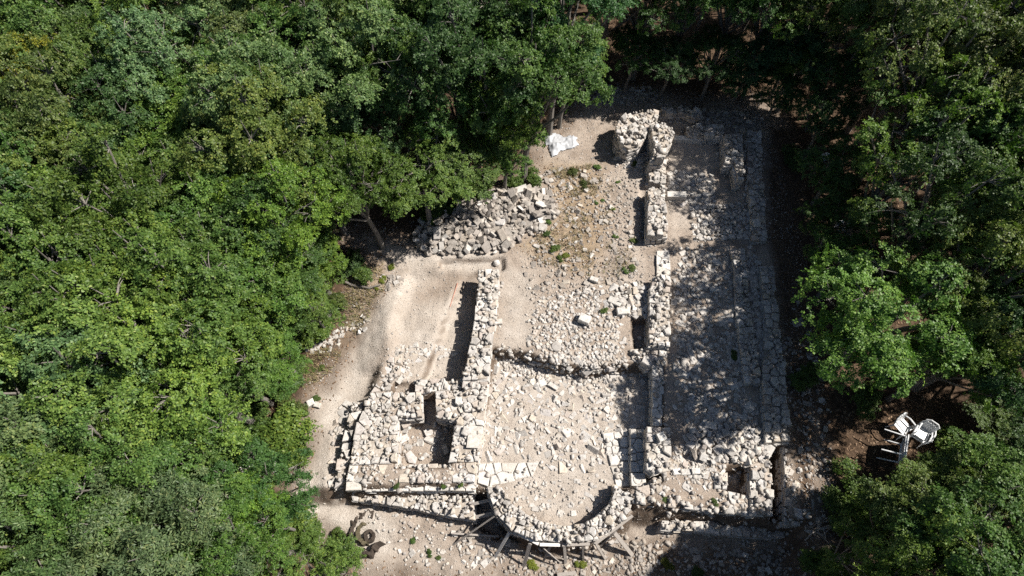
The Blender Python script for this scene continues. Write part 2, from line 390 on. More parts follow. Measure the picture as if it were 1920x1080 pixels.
# ------------------------------------------------------------------ masonry
def clip(poly, nx_, ny_, d):
    out = []; n = len(poly)
    for i in range(n):
        a, b = poly[i], poly[(i + 1) % n]
        da, db = a[0] * nx_ + a[1] * ny_ - d, b[0] * nx_ + b[1] * ny_ - d
        if da <= 0: out.append(a)
        if (da < 0 < db) or (db < 0 < da):
            t = da / (da - db); out.append((a[0] + t * (b[0] - a[0]), a[1] + t * (b[1] - a[1])))
    return out
def inside(poly, x, y): return float(sdf(poly, np.array([x]), np.array([y]))[0])
def cells(poly, s, R, edge_row=True, var=.5):
    """outlines of the stones that fill a plan polygon: facing stones along its edges, packed rubble within"""
    sites = []
    n = len(poly)
    area = sum(poly[i][0] * poly[(i + 1) % n][1] - poly[(i + 1) % n][0] * poly[i][1] for i in range(n)) / 2
    sg = 1 if area > 0 else -1
    def ok(x, y, r, k):
        return all((x - q[0]) ** 2 + (y - q[1]) ** 2 > (k * (r + q[2])) ** 2 for q in sites)
    if edge_row:
        for i in range(n):
            ax, ay = poly[i]; bx, by = poly[(i + 1) % n]; L = math.hypot(bx - ax, by - ay)
            if L < .15: continue
            tx, ty = (bx - ax) / L, (by - ay) / L; nx_, ny_ = -ty * sg, tx * sg; t = s * R.uniform(.2, .5)
            while t < L - .05:
                r = s * R.uniform(.38, .62); d = s * R.uniform(.34, .5)
                x, y = ax + tx * t + nx_ * d, ay + ty * t + ny_ * d
                if inside(poly, x, y) > .04 and ok(x, y, r, .78): sites.append((x, y, r))
                t += r * 2 * R.uniform(.9, 1.15)
    xs, ys = [p[0] for p in poly], [p[1] for p in poly]
    A = abs(area); tries = int(A / (s * s) * 26) + 30
    cand = np.array([(R.uniform(min(xs), max(xs)), R.uniform(min(ys), max(ys))) for _ in range(tries * 2)])
    dd = sdf(poly, cand[:, 0], cand[:, 1])
    for (x, y), d in zip(cand, dd):
        if d < .06: continue
        r = s * R.uniform(.5 - var * .45, .5 + var * .2)
        if ok(x, y, r, .82): sites.append((x, y, r))
    ghosts = []
    for x, y, r in sites:
        for i in range(n):
            ax, ay = poly[i]; bx, by = poly[(i + 1) % n]; ex, ey = bx - ax, by - ay; L2 = ex * ex + ey * ey + 1e-9
            t = ((x - ax) * ex + (y - ay) * ey) / L2
            if -.05 <= t <= 1.05:
                qx, qy = ax + t * ex, ay + t * ey; dx, dy = qx - x, qy - y
                if math.hypot(dx, dy) < s * 1.3:
                    k = 2 * R.uniform(.93, 1.07); ghosts.append((x + k * dx, y + k * dy, r))
    allp = np.array(sites + ghosts); res = []
    for i, (x, y, r) in enumerate(sites):
        d2 = (allp[:, 0] - x) ** 2 + (allp[:, 1] - y) ** 2
        near = np.argsort(d2)[1:20]; Rm = s * 1.1
        pl = [(Rm * math.cos(t * math.pi / 5), Rm * math.sin(t * math.pi / 5)) for t in range(10)]
        for j in near:
            qx, qy, qr = allp[j]; dx, dy = qx - x, qy - y; L = math.hypot(dx, dy)
            if L < 1e-4 or L > 2.4 * s: continue
            off = (L * L + r * r - qr * qr) / (2 * L); off = min(max(off, .2 * L), .8 * L)
            pl = clip(pl, dx / L, dy / L, off)
            if len(pl) < 3: break
        if len(pl) < 3: continue
        cx = sum(p[0] for p in pl) / len(pl); cy_ = sum(p[1] for p in pl) / len(pl)
        # drop corners that lie almost on top of each other
        q = []
        for p in pl:
            if not q or math.hypot(p[0] - q[-1][0], p[1] - q[-1][1]) > .035: q.append(p)
        if len(q) > 3 and math.hypot(q[0][0] - q[-1][0], q[0][1] - q[-1][1]) < .035: q.pop()
        if len(q) < 3: continue
        res.append((x + cx, y + cy_, [(a - cx, b - cy_) for a, b in q]))
    return res
NWALL = [0]
def wall(label, poly, ztop, zbase, s=.34, hj=.05, tilt=.10, gap=.955, loose=.4, mt='stone', name='ruined_wall', cat='wall', zfun=None, core=True,
         face=True, thick=.3, rag=.0, var=.5, chips=True, erow=True):
    NWALL[0] += 1; R = random.Random(NWALL[0] * 37)
    w = [P(px, py, ztop)[:2] for px, py in poly]
    cx, cy_ = sum(p[0] for p in w) / len(w), sum(p[1] for p in w) / len(w)
    e = empty(name, (cx, cy_, zbase), label, cat, 'ruined masonry of the excavated church' if cat == 'wall' else None)
    und = 0 if mt == 'ashlar' or cat != 'wall' else .22
    zt = (lambda x, y: ztop + und * float(fbm(x * 1.25, y * 1.25, 60, 3))) if zfun is None else zfun
    n = len(w); area = sum(w[i][0] * w[(i + 1) % n][1] - w[(i + 1) % n][0] * w[i][1] for i in range(n)) / 2
    if area < 0: w = w[::-1]
    if core:
        ins = []
        for i in range(n):
            a, b, c_ = w[i - 1], w[i], w[(i + 1) % n]
            n1 = Vector((-(b[1] - a[1]), b[0] - a[0])).normalized(); n2 = Vector((-(c_[1] - b[1]), c_[0] - b[0])).normalized()
            q = n1 + n2; q = q / max(.5, q.length_squared) * 2 * .07 if q.length > .1 else n1 * .07
            if q.length > .1: q = q.normalized() * .1
            ins.append((b[0] + q.x * 1, b[1] + q.y * 1))
        v = [(x - cx, y - cy_, -.4) for x, y in ins] + [(x - cx, y - cy_, zt(x, y) - zbase - .09) for x, y in ins]
        f = [(i, (i + 1) % n, n + (i + 1) % n, n + i) for i in range(n)] + [tuple(range(n, 2 * n))]
        link('rubble_core', pymesh('rubble_core', v, f), M['core'], e)
    stones = []
    for x, y, pl in cells(w, s * .93, R, erow, var):
        q = gap * R.uniform(.9, 1.06); h = R.gauss(0, hj)
        if (rag or mt == 'stone') and R.random() < rag + .07: h -= R.uniform(.08, .3)
        v, f = prism([(a * q, b * q) for a, b in pl], thick, h, .028, (R.gauss(0, tilt), R.gauss(0, tilt)), .014, R)
        stones.append(((x, y, zt(x, y)), v, f, 0))
    if face:
        for i in range(n):
            ax, ay = w[i]; bx, by = w[(i + 1) % n]; L = math.hypot(bx - ax, by - ay)
            if L < .2: continue
            tx, ty = (bx - ax) / L, (by - ay) / L; nx_, ny_ = ty, -tx; mx, my = (ax + bx) / 2, (ay + by) / 2
            if nx_ * (-mx) + ny_ * (-my) < -.15 * math.hypot(mx, my): continue
            gl = g1(mx + nx_ * .12, my + ny_ * .12); z = zt(mx, my) - .2
            while z > gl - .05:
                ch = R.uniform(.15, .24); t = R.uniform(-.1, .05)
                while t < L - .08:
                    l = R.uniform(.22, .46); l = min(l, L - t + .02)
                    if l > .1:
                        hh = ch * R.uniform(.82, .97); g_ = .46
                        pl = [(-l * g_ + R.uniform(0, .03), -hh / 2 + R.uniform(0, .02)), (l * g_ - R.uniform(0, .03), -hh / 2 + R.uniform(0, .02)),
                              (l * g_ - R.uniform(0, .03), hh / 2 - R.uniform(0, .02)), (-l * g_ + R.uniform(0, .03), hh / 2 - R.uniform(0, .02))]
                        v, f = prism(pl, .16, R.uniform(-.015, .035), .02, (0, 0), .008, R)
                        v = [(tx * a + nx_ * c_, ty * a + ny_ * c_, b) for a, b, c_ in v]
                        stones.append(((ax + tx * (t + l / 2), ay + ty * (t + l / 2), z - ch / 2), v, f, 1))
                    t += l
                z -= ch
    stones.sort(key=lambda q: q[3])
    for p, v, f, k in stones[:299]:
        o = link('stone', pymesh('stone', v, f), M[mt], e, (p[0] - cx, p[1] - cy_, p[2] - zbase))
    if len(stones) > 299:
        mb = MB()
        for p, v, f, k in stones[299:]: mb.add([(p[0] - cx + a, p[1] - cy_ + b, p[2] - zbase + c_) for a, b, c_ in v], f)
        o = link('facing_stones', mb.mesh('facing_stones'), M['rubble'], e); o['kind'] = 'stuff'
    if loose > 0:
        A = abs(area); g = np.random.default_rng(NWALL[0]); m_ = int(A * 95 * loose) + 4
        xs, ys = [p[0] for p in w], [p[1] for p in w]
        cand = np.stack([g.uniform(min(xs), max(xs), m_ * 2), g.uniform(min(ys), max(ys), m_ * 2)], 1)
        cand = cand[sdf(w, cand[:, 0], cand[:, 1]) > .03][:m_]
        if len(cand):
            zz = np.array([zt(x, y) for x, y in cand]) + g.uniform(-.02, .06, len(cand))
            stuff_stones('small_rubble', np.column_stack([cand, zz]), np.abs(g.normal(.06, .05, len(cand))) + .03, M['rubble'], e, (cx, cy_, zbase), .5, NWALL[0])
    if chips:   # crumbled stones at the foot
        g = np.random.default_rng(NWALL[0] + 500); pts = []
        for i in range(n):
            ax, ay = w[i]; bx, by = w[(i + 1) % n]; L = math.hypot(bx - ax, by - ay); nx_, ny_ = (by - ay) / (L + 1e-9), -(bx - ax) / (L + 1e-9)
            for _ in range(int(L * 4)):
                t = g.uniform(0, 1); d = abs(g.normal(.05, .14)); pts.append((ax + t * (bx - ax) + nx_ * d, ay + t * (by - ay) + ny_ * d))
        if pts:
            pts = np.array(pts); zz = gz(pts[:, 0], pts[:, 1])
            stuff_stones('fallen_chips', np.column_stack([pts, zz]), np.abs(g.normal(.07, .05, len(pts))) + .03, M['rubble'], e, (cx, cy_, zbase), .5, NWALL[0] + 1)
    return e

wall('long straight wall of pale rubble between the sunny trench and the dusty path through the nave', [(897, 505), (936, 503), (931, 600), (921, 655), (916, 711), (866, 713), (880, 650), (890, 590)], .38, -.9, rag=.06)
wall('broad wall stub with a smooth slab beside the sunken room and the nave floor', [(866, 714), (916, 712), (907, 800), (896, 866), (840, 866), (852, 800), (851, 790), (818, 783), (816, 734), (866, 731)], .18, -1.0, rag=.05)
wall('short cross wall closing the shaded trench, with squared blocks on its edge', [(778, 709), (866, 711), (866, 731), (816, 733), (792, 738), (778, 734)], .0, -.8)
wall('low ragged wall edge above the bare path, ending at the cross wall', [(737, 655), (757, 657), (750, 700), (733, 716), (732, 732), (694, 736), (716, 700)], -.12, -.9, hj=.04)
wall('thick L-shaped wall of jumbled stones around two sides of the sunken room', [(694, 735), (790, 736), (791, 782), (745, 784), (745, 868), (655, 872), (668, 800), (682, 765)], .1, -1.0, rag=.1, erow=False, var=.8)
wall('crumbling lower outer ledge of big rough stones beside the path', [(662, 750), (684, 750), (668, 800), (655, 872), (648, 900), (626, 914), (632, 870), (645, 820)], -.22, -1.0, .36, .1, .2, rag=.2, erow=False, var=.8)
wall('front wall of the sunken room, topped with mixed rubble and weeds', [(655, 872), (838, 868), (893, 867), (890, 906), (680, 906), (648, 902)], .0, -1.3, rag=.1)
wall('narrow straight course of squared blocks along the front of the sunken room', [(682, 908), (890, 908), (890, 921), (682, 921)], -.25, -1.3, .42, .02, .04, .95, .15, 'ashlar')
wall('lower terrace wall of white rubble tapering towards the stump', [(656, 926), (888, 926), (892, 975), (850, 970), (780, 955), (715, 945), (660, 938)], -.72, -1.6, .3, .07, .15, rag=.15, erow=False, var=.8)
apo = [(912, 912), (917, 935), (930, 964), (960, 996), (1000, 1013), (1056, 1017), (1104, 1015), (1127, 1009), (1157, 990), (1180, 960), (1190, 936)]
api = [(1152, 908), (1152, 921), (1142, 946), (1121, 966), (1093, 981), (1062, 985), (1030, 981), (995, 968), (965, 948), (946, 922), (940, 912)]
wall('curved apse wall of pale rubble, shored from outside with timber props', apo + api, -.12, -2.0, .25, .06, .18, .93, .8, rag=.1, erow=False, var=.8)
wall('low bench of flat slabs in front of a taller wall at the side of the nave', [(1181, 802), (1210, 802), (1211, 886), (1183, 886)], -.35, -1.0, .42, .015, .03, .96, .05, 'ashlar', chips=False)
wall('stub of wall behind the slab bench, with one tall stone on top', [(1211, 802), (1257, 800), (1258, 850), (1268, 878), (1226, 890), (1213, 880)], .25, -1.0, rag=.05)
wall('row of squared sunlit blocks crossing the sandy chamber', [(1258, 878), (1326, 878), (1326, 890), (1262, 890)], .08, -.5, .36, .04, .05, .95, .2, 'ashlar')
wall('broad front wall from the apse to the small dark cell, half in tree shade', [(1190, 914), (1212, 909), (1228, 893), (1276, 892), (1298, 912), (1340, 918), (1405, 928), (1404, 968), (1298, 956), (1192, 944)], .0, -1.6, rag=.1)
wall('short pier of squared blocks beside the small dark cell', [(1338, 887), (1364, 887), (1364, 918), (1340, 916)], .06, -.8, .36)
wall('rubble wall between the small dark cell and the deep slot', [(1406, 868), (1433, 864), (1433, 834), (1460, 831), (1447, 856), (1451, 968), (1406, 968)], .08, -1.6, rag=.06)
wall('outermost wall beyond the deep slot trench, mottled with shade', [(1470, 836), (1490, 830), (1500, 900), (1506, 986), (1472, 986)], .0, -1.6)
wall('dark mossy terrace wall of large blocks below the front wall', [(1240, 974), (1400, 974), (1450, 988), (1506, 988), (1506, 1010), (1422, 1008), (1284, 996), (1238, 996)], -.85, -2.1, .4, .06, .08, .95, .5)
wall('free standing pillar-like stub of nave wall with a deep shadow beside it', [(1214, 352), (1247, 345), (1254, 443), (1213, 444)], .6, -.4, .3, .08, .2, rag=.1)
wall('short wall stub of squared blocks near the round wall', [(1214, 303), (1250, 300), (1250, 343), (1216, 341)], .4, -.4, .36)
wall('rough heap-like wall of white stones halfway along the nave', [(1225, 517), (1258, 517), (1257, 650), (1216, 650), (1217, 550)], .45, -.6, .26, .08, .25, rag=.1)
wall('flush stylobate slabs half in shade at the edge of the nave', [(1230, 470), (1256, 468), (1257, 516), (1231, 517)], .06, -.3, .45, .01, .02, .97, .1, 'ashlar', chips=False)
wall('cluster of tumbled blocks ending the upper step of the nave', [(1180, 654), (1252, 652), (1252, 684), (1214, 690), (1184, 674)], .12, -.9, .36, .1, .15, rag=.25)
wall('long narrow stylobate of bluish shaded slabs above the nave floor', [(1222, 688), (1250, 686), (1254, 800), (1223, 800)], -.08, -.9, .4, .015, .03, .96, .15, 'ashlar', chips=False)
wall('inner row of foundation stones lying in the dappled aisle', [(1367, 466), (1397, 465), (1412, 600), (1428, 720), (1396, 720), (1380, 600), (1376, 508)], .24, -.3, .34, .05, .09, .93, .5)
wall('long outer foundation row of stones next to the dark wood', [(1424, 497), (1452, 496), (1466, 640), (1485, 828), (1436, 830), (1428, 700), (1436, 600)], .34, -.3, .34, .05, .1, .93, .5)
wall('upright inner wall of the far chamber, mostly in shade', [(1358, 251), (1394, 250), (1395, 338), (1383, 338), (1376, 306), (1360, 306)], .75, -.3, .3, rag=.1)
wall('low outer terrace wall edging the far end of the ruin', [(1399, 247), (1426, 248), (1432, 330), (1441, 449), (1411, 449), (1402, 340)], .32, -.3, .3, .05, .1, rag=.1)
wall('tall rounded drum of masonry with a ragged top at the far end', [(1154, 240), (1162, 222), (1180, 212), (1204, 206), (1237, 203), (1236, 218), (1219, 234), (1211, 254), (1199, 270), (1180, 277), (1163, 268), (1155, 254)], 1.05, -.3, .27, .1, .25, rag=.15)
wall('square stub with coursed brick-like facing beside the rounded drum', [(1216, 235), (1232, 225), (1257, 234), (1266, 250), (1257, 270), (1249, 280), (1246, 298), (1220, 297), (1228, 270)], 1.15, -.3, .27, .1, .25, rag=.12)
wall('thin curved back wall of the small far apse', [(1238, 202), (1281, 196), (1310, 205), (1322, 218), (1310, 224), (1280, 211), (1240, 214)], .45, -.3, .28, .05, .12, rag=.1)
wall('rubble cross wall behind the far chamber', [(1290, 232), (1358, 230), (1358, 254), (1320, 257), (1290, 252)], .55, -.3, .3, .09, .2, rag=.2)
wall('flat dark stone paving at the shaded end of the aisle', [(1292, 385), (1405, 378), (1410, 449), (1300, 452)], .05, -.3, .32, .03, .08, .88, .6, name='stone_paving', cat='paving', face=False, core=False, thick=.2, var=.6, chips=False)
wall('pavement of large pale slabs between the front wall and the nave rubble', [(897, 868), (1010, 866), (1000, 892), (950, 905), (912, 914), (894, 908)], -.66, -1.0, .5, .008, .015, .97, .05, 'ashlar', name='stone_paving', cat='paving', face=False, core=False, thick=.2, var=.4, chips=False)
wall('strip of flat paving in the shadow of the slab bench', [(1130, 812), (1179, 806), (1180, 912), (1156, 912), (1140, 860)], -.66, -1.0, .38, .012, .02, .96, .1, 'ashlar', name='stone_paving', cat='paving', face=False, core=False, thick=.2, var=.4, chips=False)

# ------------------------------------------------------------------ spreads of loose stones
def spread(label, poly, n_big, big, n_small, small, name='stone_spread', cat='rubble', tilt=.3, flat=.8, seed=1, lift=.12, layers=0, bury=.1, minr=.72, m=None):
    g = np.random.default_rng(seed); R = random.Random(seed)
    xs, ys = [p[0] for p in poly], [p[1] for p in poly]
    def pts(n):
        c = np.stack([g.uniform(min(xs), max(xs), n * 8), g.uniform(min(ys), max(ys), n * 8)], 1)
        d = sdf(poly, c[:, 0], c[:, 1]); c = c[d + g.normal(0, 6, len(c)) > 0]; return c[:n]
    c0 = G(sum(xs) / len(xs), sum(ys) / len(ys)); e = empty(name, c0, label, cat)
    pb = pts(n_big * 6); w = np.array([P(x, y, c0[2])[:2] for x, y in pb]); z = gz(w[:, 0], w[:, 1]); got = []
    for (x, y), zz in zip(w, z):
        if len(got) >= min(n_big, 299): break
        s = big * R.choice((.55, .7, .8, .9, 1, 1.1, 1.35)) * R.uniform(.85, 1.15)
        if any((x - q[0]) ** 2 + (y - q[1]) ** 2 < (minr * .5 * (s + q[2])) ** 2 for q in got): continue
        got.append((x, y, s)); put_stone(e, (x, y, zz + s * lift - bury * s + R.uniform(0, layers)), s, flat, tilt, R, 'stone', m if m is not None and R.random() < .7 else None)
    if n_small:
        ps = pts(n_small); w = np.array([P(x, y, c0[2])[:2] for x, y in ps]); z = gz(w[:, 0], w[:, 1]) + g.uniform(0, .02 + layers * .4, len(w))
        stuff_stones('small_stones', np.column_stack([w, z]), np.abs(g.normal(small, small * .45, len(w))) + .03, m or M['rubble'], e, c0, .4, seed)
    return e
spread('large heap of broken pale stones under the forest edge', [(775, 445), (790, 415), (860, 375), (960, 345), (1020, 348), (1045, 385), (1000, 425), (930, 458), (850, 468), (800, 464)], 299, .31, 1300, .15, 'rubble_heap', 'stone heap', .5, .7, 3, .25, .2, 0, .58, m=M['weathered'])
spread('stones strewn over the sunken nave floor below the earth step', [(925, 690), (1000, 680), (1180, 700), (1215, 720), (1215, 795), (1150, 830), (1120, 880), (1050, 885), (960, 850), (912, 850), (915, 740)], 290, .31, 300, .08, tilt=.36, flat=.6, seed=4, minr=.72, bury=.22)
spread('stones jutting from the dark earth step across the nave', [(928, 652), (990, 664), (1040, 682), (1110, 690), (1176, 684), (1176, 700), (1110, 706), (1030, 698), (928, 672)], 70, .2, 300, .08, seed=40, tilt=.6, bury=.1)
spread('thin scatter of stones and slabs on the floor of the apse', [(940, 880), (1060, 900), (1140, 880), (1140, 930), (1090, 970), (1000, 960), (945, 920)], 30, .22, 90, .06, seed=5, tilt=.12, flat=.5)
spread('carpet of small broken stones in the middle of the nave', [(1010, 570), (1110, 540), (1160, 600), (1175, 680), (1110, 690), (1040, 675), (990, 640)], 230, .19, 620, .08, seed=6, tilt=.3, bury=.18)
spread('sparse stones on the weedy ground between heap and nave', [(990, 420), (1120, 400), (1200, 420), (1210, 540), (1100, 560), (1000, 570), (985, 500)], 110, .22, 450, .06, seed=7, m=M['weathered'])
spread('stones among dry grass beside the plastic sheet', [(985, 330), (1060, 310), (1200, 340), (1200, 420), (1060, 420), (1030, 380)], 70, .2, 420, .06, seed=8, m=M['weathered'])
spread('dense stones filling the dappled aisle near the wood', [(1262, 470), (1370, 460), (1380, 600), (1395, 720), (1430, 830), (1290, 830), (1262, 700)], 240, .27, 800, .11, seed=9, tilt=.25, bury=.16)
spread('stones in the strip between the two foundation rows', [(1400, 460), (1424, 500), (1430, 700), (1412, 700), (1412, 600)], 70, .26, 220, .1, seed=10)
spread('loose stones on the floor of the far chamber', [(1252, 330), (1300, 322), (1340, 345), (1330, 385), (1260, 378)], 95, .25, 160, .1, seed=12, tilt=.4)
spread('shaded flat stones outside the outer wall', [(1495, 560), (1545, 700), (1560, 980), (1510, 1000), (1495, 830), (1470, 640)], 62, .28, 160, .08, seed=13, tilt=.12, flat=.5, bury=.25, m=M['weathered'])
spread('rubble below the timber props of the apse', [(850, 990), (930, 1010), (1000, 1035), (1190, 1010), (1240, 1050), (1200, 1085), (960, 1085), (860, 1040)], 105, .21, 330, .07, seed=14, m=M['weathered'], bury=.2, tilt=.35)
spread('thin stones on the bank in front of the lower terrace', [(700, 955), (850, 985), (930, 1015), (900, 1080), (760, 1060), (690, 980)], 28, .16, 110, .06, seed=15)
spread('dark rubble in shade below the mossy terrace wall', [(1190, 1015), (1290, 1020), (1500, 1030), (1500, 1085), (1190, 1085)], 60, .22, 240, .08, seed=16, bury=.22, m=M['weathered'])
spread('jumbled fallen stones at the end of the aisle in deep shade', [(1290, 810), (1400, 800), (1440, 830), (1430, 862), (1340, 870), (1300, 850)], 140, .32, 260, .12, seed=17, tilt=.45, layers=.22)
spread('kerb of rough stones where the path meets the wood', [(574, 652), (640, 618), (690, 594), (694, 602), (645, 630), (588, 664)], 26, .24, 70, .08, seed=18, bury=.2)
spread('big rough stones tumbled down the outer ledge towards the path', [(640, 770), (664, 752), (655, 800), (640, 870), (632, 918), (618, 915), (628, 860)], 40, .34, 60, .1, seed=41, tilt=.4)
spread('few stones fallen into the small dark cell', [(1366, 880), (1390, 880), (1390, 908), (1368, 906)], 9, .26, 20, .08, seed=42, tilt=.4)
spread('small pile of stones by the path under the lone tree', [(715, 515), (745, 515), (755, 535), (725, 545)], 8, .3, 24, .08, seed=19, m=M['weathered'], flat=.5)
spread('big tumbled stones against the nave wall', [(1145, 555), (1190, 535), (1218, 545), (1216, 595), (1170, 595)], 45, .36, 120, .12, seed=20, tilt=.35, layers=.1)
spread('worn stones set in the floor of the sunken room', [(750, 795), (840, 795), (832, 860), (748, 862)], 14, .36, 60, .06, seed=21, tilt=.25)
spread('stones tumbled round the foot of the drum', [(1150, 275), (1200, 272), (1215, 300), (1190, 320), (1150, 300)], 40, .2, 160, .07, seed=22)
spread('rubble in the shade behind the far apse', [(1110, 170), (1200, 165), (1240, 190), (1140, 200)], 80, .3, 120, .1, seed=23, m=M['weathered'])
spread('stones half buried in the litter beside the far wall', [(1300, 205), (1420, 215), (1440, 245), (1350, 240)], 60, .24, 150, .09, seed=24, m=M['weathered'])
spread('stones showing under the bushes beside the path', [(430, 850), (520, 860), (490, 900), (440, 890)], 16, .25, 40, .09, seed=25)
spread('sandy chamber floor stones between bench wall and cell', [(1262, 835), (1330, 850), (1360, 890), (1330, 915), (1262, 880)], 40, .24, 160, .07, seed=26, tilt=.15, flat=.5)
spread('paving stones left in the sunny trench', [(742, 652), (835, 640), (850, 655), (775, 668), (765, 712), (742, 710)], 46, .24, 90, .06, seed=27, tilt=.08, flat=.4, bury=.2)

# single blocks one can point to
def block(label, px, py, l, w, h, rz, cat='stone block', name='cut_stone', m='ashlar', dz=0, z=None, tilt=(.03, .02)):
    x, y, zz = G(px, py)
    if z is not None: x, y, zz = P(px, py, z)
    R = random.Random(int(px * 7 + py)); v, f = prism([(-l / 2, -w / 2), (l / 2, -w / 2 * .96), (l / 2 * .97, w / 2), (-l / 2 * .96, w / 2 * .97)], h * .15, h, .022, tilt, .012, R)
    o = link(name, pymesh(name, v, f), M[m]); o.location = (x, y, zz + dz); o.rotation_euler = (0, 0, rz)
    return tag(o, label, cat)
block('white squared block lying alone on the nave rubble', 1095, 602, .44, .34, .3, -.45)
block('long pale slab leaning beside the tumbled stones', 1152, 567, .55, .28, .16, -.5, tilt=(.1, .1))
block('squarish stone in front of the tumbled stones', 1164, 587, .36, .3, .22, .1)
block('bright white block at the corner of the front wall', 666, 911, .52, .4, .28, .05, z=-.32)
block('white ashlar block standing at the edge of the path', 531, 867, .34, .46, .4, -.15)
block('pale lump nearer the wood of a pair on the path', 583, 756, .26, .24, .16, .5)
block('pale lump farther from the wood of a pair on the path', 596, 760, .25, .2, .14, -.3)
block('long white lintel across the far chamber', 1289, 266, 1.35, .22, .28, -.05)
block('white lintel block lying across the aisle', 1266, 372, .85, .3, .3, -.05)
block('smooth grey slab set on the wall beside the sunken room', 890, 820, .5, .8, .06, -.08, z=.2)
block('tall stone standing on the wall behind the bench', 1237, 822, .28, .3, .3, .4, z=.25)
block('leaning slab with a pale edge on the nave floor', 1037, 724, .42, .16, .1, -.6)
block('flat pale flagstone on the nave floor near the step', 1017, 718, .3, .28, .08, .4)
block('long shaded slab in the dark paving', 1417, 420, .28, .38, .1, .05, z=.3)
block('pale stone sitting on the ground by the nave wall top', 937, 605, .22, .22, .16, .1)
block('white stone lying in the weeds of the nave', 1113, 526, .34, .2, .16, -.4)
# round flat stone and rounded boulder, both lathed
def lathe(name, prof, k, m, loc, jit=.0):
    v = []; f = []; R = random.Random(3)
    for r, z in prof:
        for j in range(k): t = 2 * math.pi * j / k; q = r * (1 + R.uniform(-jit, jit)); v.append((q * math.cos(t), q * math.sin(t), z))
    for i in range(len(prof) - 1):
        for j in range(k): f.append((i * k + j, i * k + (j + 1) % k, (i + 1) * k + (j + 1) % k, (i + 1) * k + j))
    f.append(tuple(range((len(prof) - 1) * k, len(prof) * k)))
    return link(name, pymesh(name, v, f), m, None, loc)
x, y, z = G(1043, 651)
tag(lathe('round_stone', [(.18, -.1), (.2, .05), (.17, .08), (.08, .09)], 11, M['stone'], (x, y, z + .03), .09), 'flat round stone at the brink of the earth step', 'round stone')
x, y, z = G(931, 494)
tag(lathe('round_boulder', [(.09, -.1), (.14, .0), (.15, .08), (.10, .15), (.04, .18)], 12, M['stone'], (x, y, z), .08), 'rounded boulder at the head of the long straight wall', 'boulder')
# block with a carved ring, end of the bench
x, y, z = P(1197, 899, -.33)
e = empty('carved_stone', (x, y, -.8), 'pale block with a carved ring at the end of the slab bench', 'carved stone')
v, f = prism([(-.26, -.22), (.26, -.22), (.26, .22), (-.26, .22)], .45, 0, .02, (0, 0), .008)
link('block', pymesh('block', v, f), M['ashlar'], e, (0, 0, .47))
v = []; f = []
for r, zz in ((.175, -.01), (.165, .022), (.125, .022), (.115, -.01)):
    for j in range(24): t = 2 * math.pi * j / 24; v.append((r * math.cos(t), r * math.sin(t), zz))
for i in range(3):
    for j in range(24): f.append((i * 24 + j, i * 24 + (j + 1) % 24, (i + 1) * 24 + (j + 1) % 24, (i + 1) * 24 + j))
link('carved_ring', pymesh('carved_ring', v, f), M['ashlar'], e, (0, 0, .475))

# ------------------------------------------------------------------ gravel, litter, dry grass
def scatter_px(poly, n, g):
    xs, ys = [p[0] for p in poly], [p[1] for p in poly]
    c = np.stack([g.uniform(min(xs), max(xs), n * 4), g.uniform(min(ys), max(ys), n * 4)], 1)
    return c[sdf(poly, c[:, 0], c[:, 1]) > 0][:n]
g = np.random.default_rng(55)
xx = g.uniform(-9, 12, 90000); yy = g.uniform(.2, 24, 90000)
keep = (sdf(CLEARW, xx, yy) > -.6) & (vnoise(xx * 1.3, yy * 1.3, 8) + g.uniform(-.35, .35, len(xx)) > .42)
a_, b_, c_ = mask_at(xx, yy); keep &= g.uniform(0, 1, len(xx)) > a_ * .6
xx, yy = xx[keep][:20000], yy[keep][:20000]
o = stuff_stones('gravel', np.column_stack([xx, yy, gz(xx, yy) + .008]), np.minimum(g.lognormal(-3.6, .55, len(xx)), .12) + .012, M['rubble'], None, (0, 0, 0), .4, 5, OCT)
tag(o, 'pale stone chips strewn over the bare earth of the clearing', 'gravel')
xx = g.uniform(-9, 12, 60000); yy = g.uniform(.2, 24, 60000); keep = (sdf(CLEARW, xx, yy) > -.3) & (vnoise(xx * .9, yy * .9, 18) + g.uniform(-.5, .5, len(xx)) > .4); xx, yy = xx[keep][:26000], yy[keep][:26000]
o = stuff_stones('grit', np.column_stack([xx, yy, gz(xx, yy) + .004]), g.uniform(.012, .04, len(xx)), M['weathered'], None, (0, 0, 0), .4, 15, OCT)
tag(o, 'fine dark and pale grit over the trodden earth and path', 'grit')
def flakes(name, x, y, z, L, Wd, tilt, seed, m):
    g = np.random.default_rng(seed); n = len(x); Rm = rotmats(n, tilt, g)
    q = np.array([(-.5, -.5, 0), (.5, -.35, .12), (.5, .5, 0), (-.5, .4, .12)])
    q = q[None] * np.stack([L, Wd, L], -1)[:, None, :]
    V = np.einsum('nij,nvj->nvi', Rm, q) + np.stack([x, y, z], -1)[:, None, :]
    return link(name, fastmesh(name, V.reshape(-1, 3), np.arange(n * 4).reshape(n, 4)), m)
xx = g.uniform(-14, 18, 120000); yy = g.uniform(-1, 27, 120000); a_, b_, c_ = mask_at(xx, yy)
keep = g.uniform(0, 1, len(xx)) < np.maximum(b_ * .5, c_ * .25) * (sdf(CLEARW, xx, yy) > -5); xx, yy = xx[keep][:22000], yy[keep][:22000]
o = flakes('leaf_litter', xx, yy, gz(xx, yy) + .015, g.uniform(.05, .11, len(xx)), g.uniform(.03, .06, len(xx)), .35, 6, M['litter']); o['kind'] = 'stuff'
tag(o, 'brown fallen leaves on the ground along the edge of the wood', 'leaf litter')
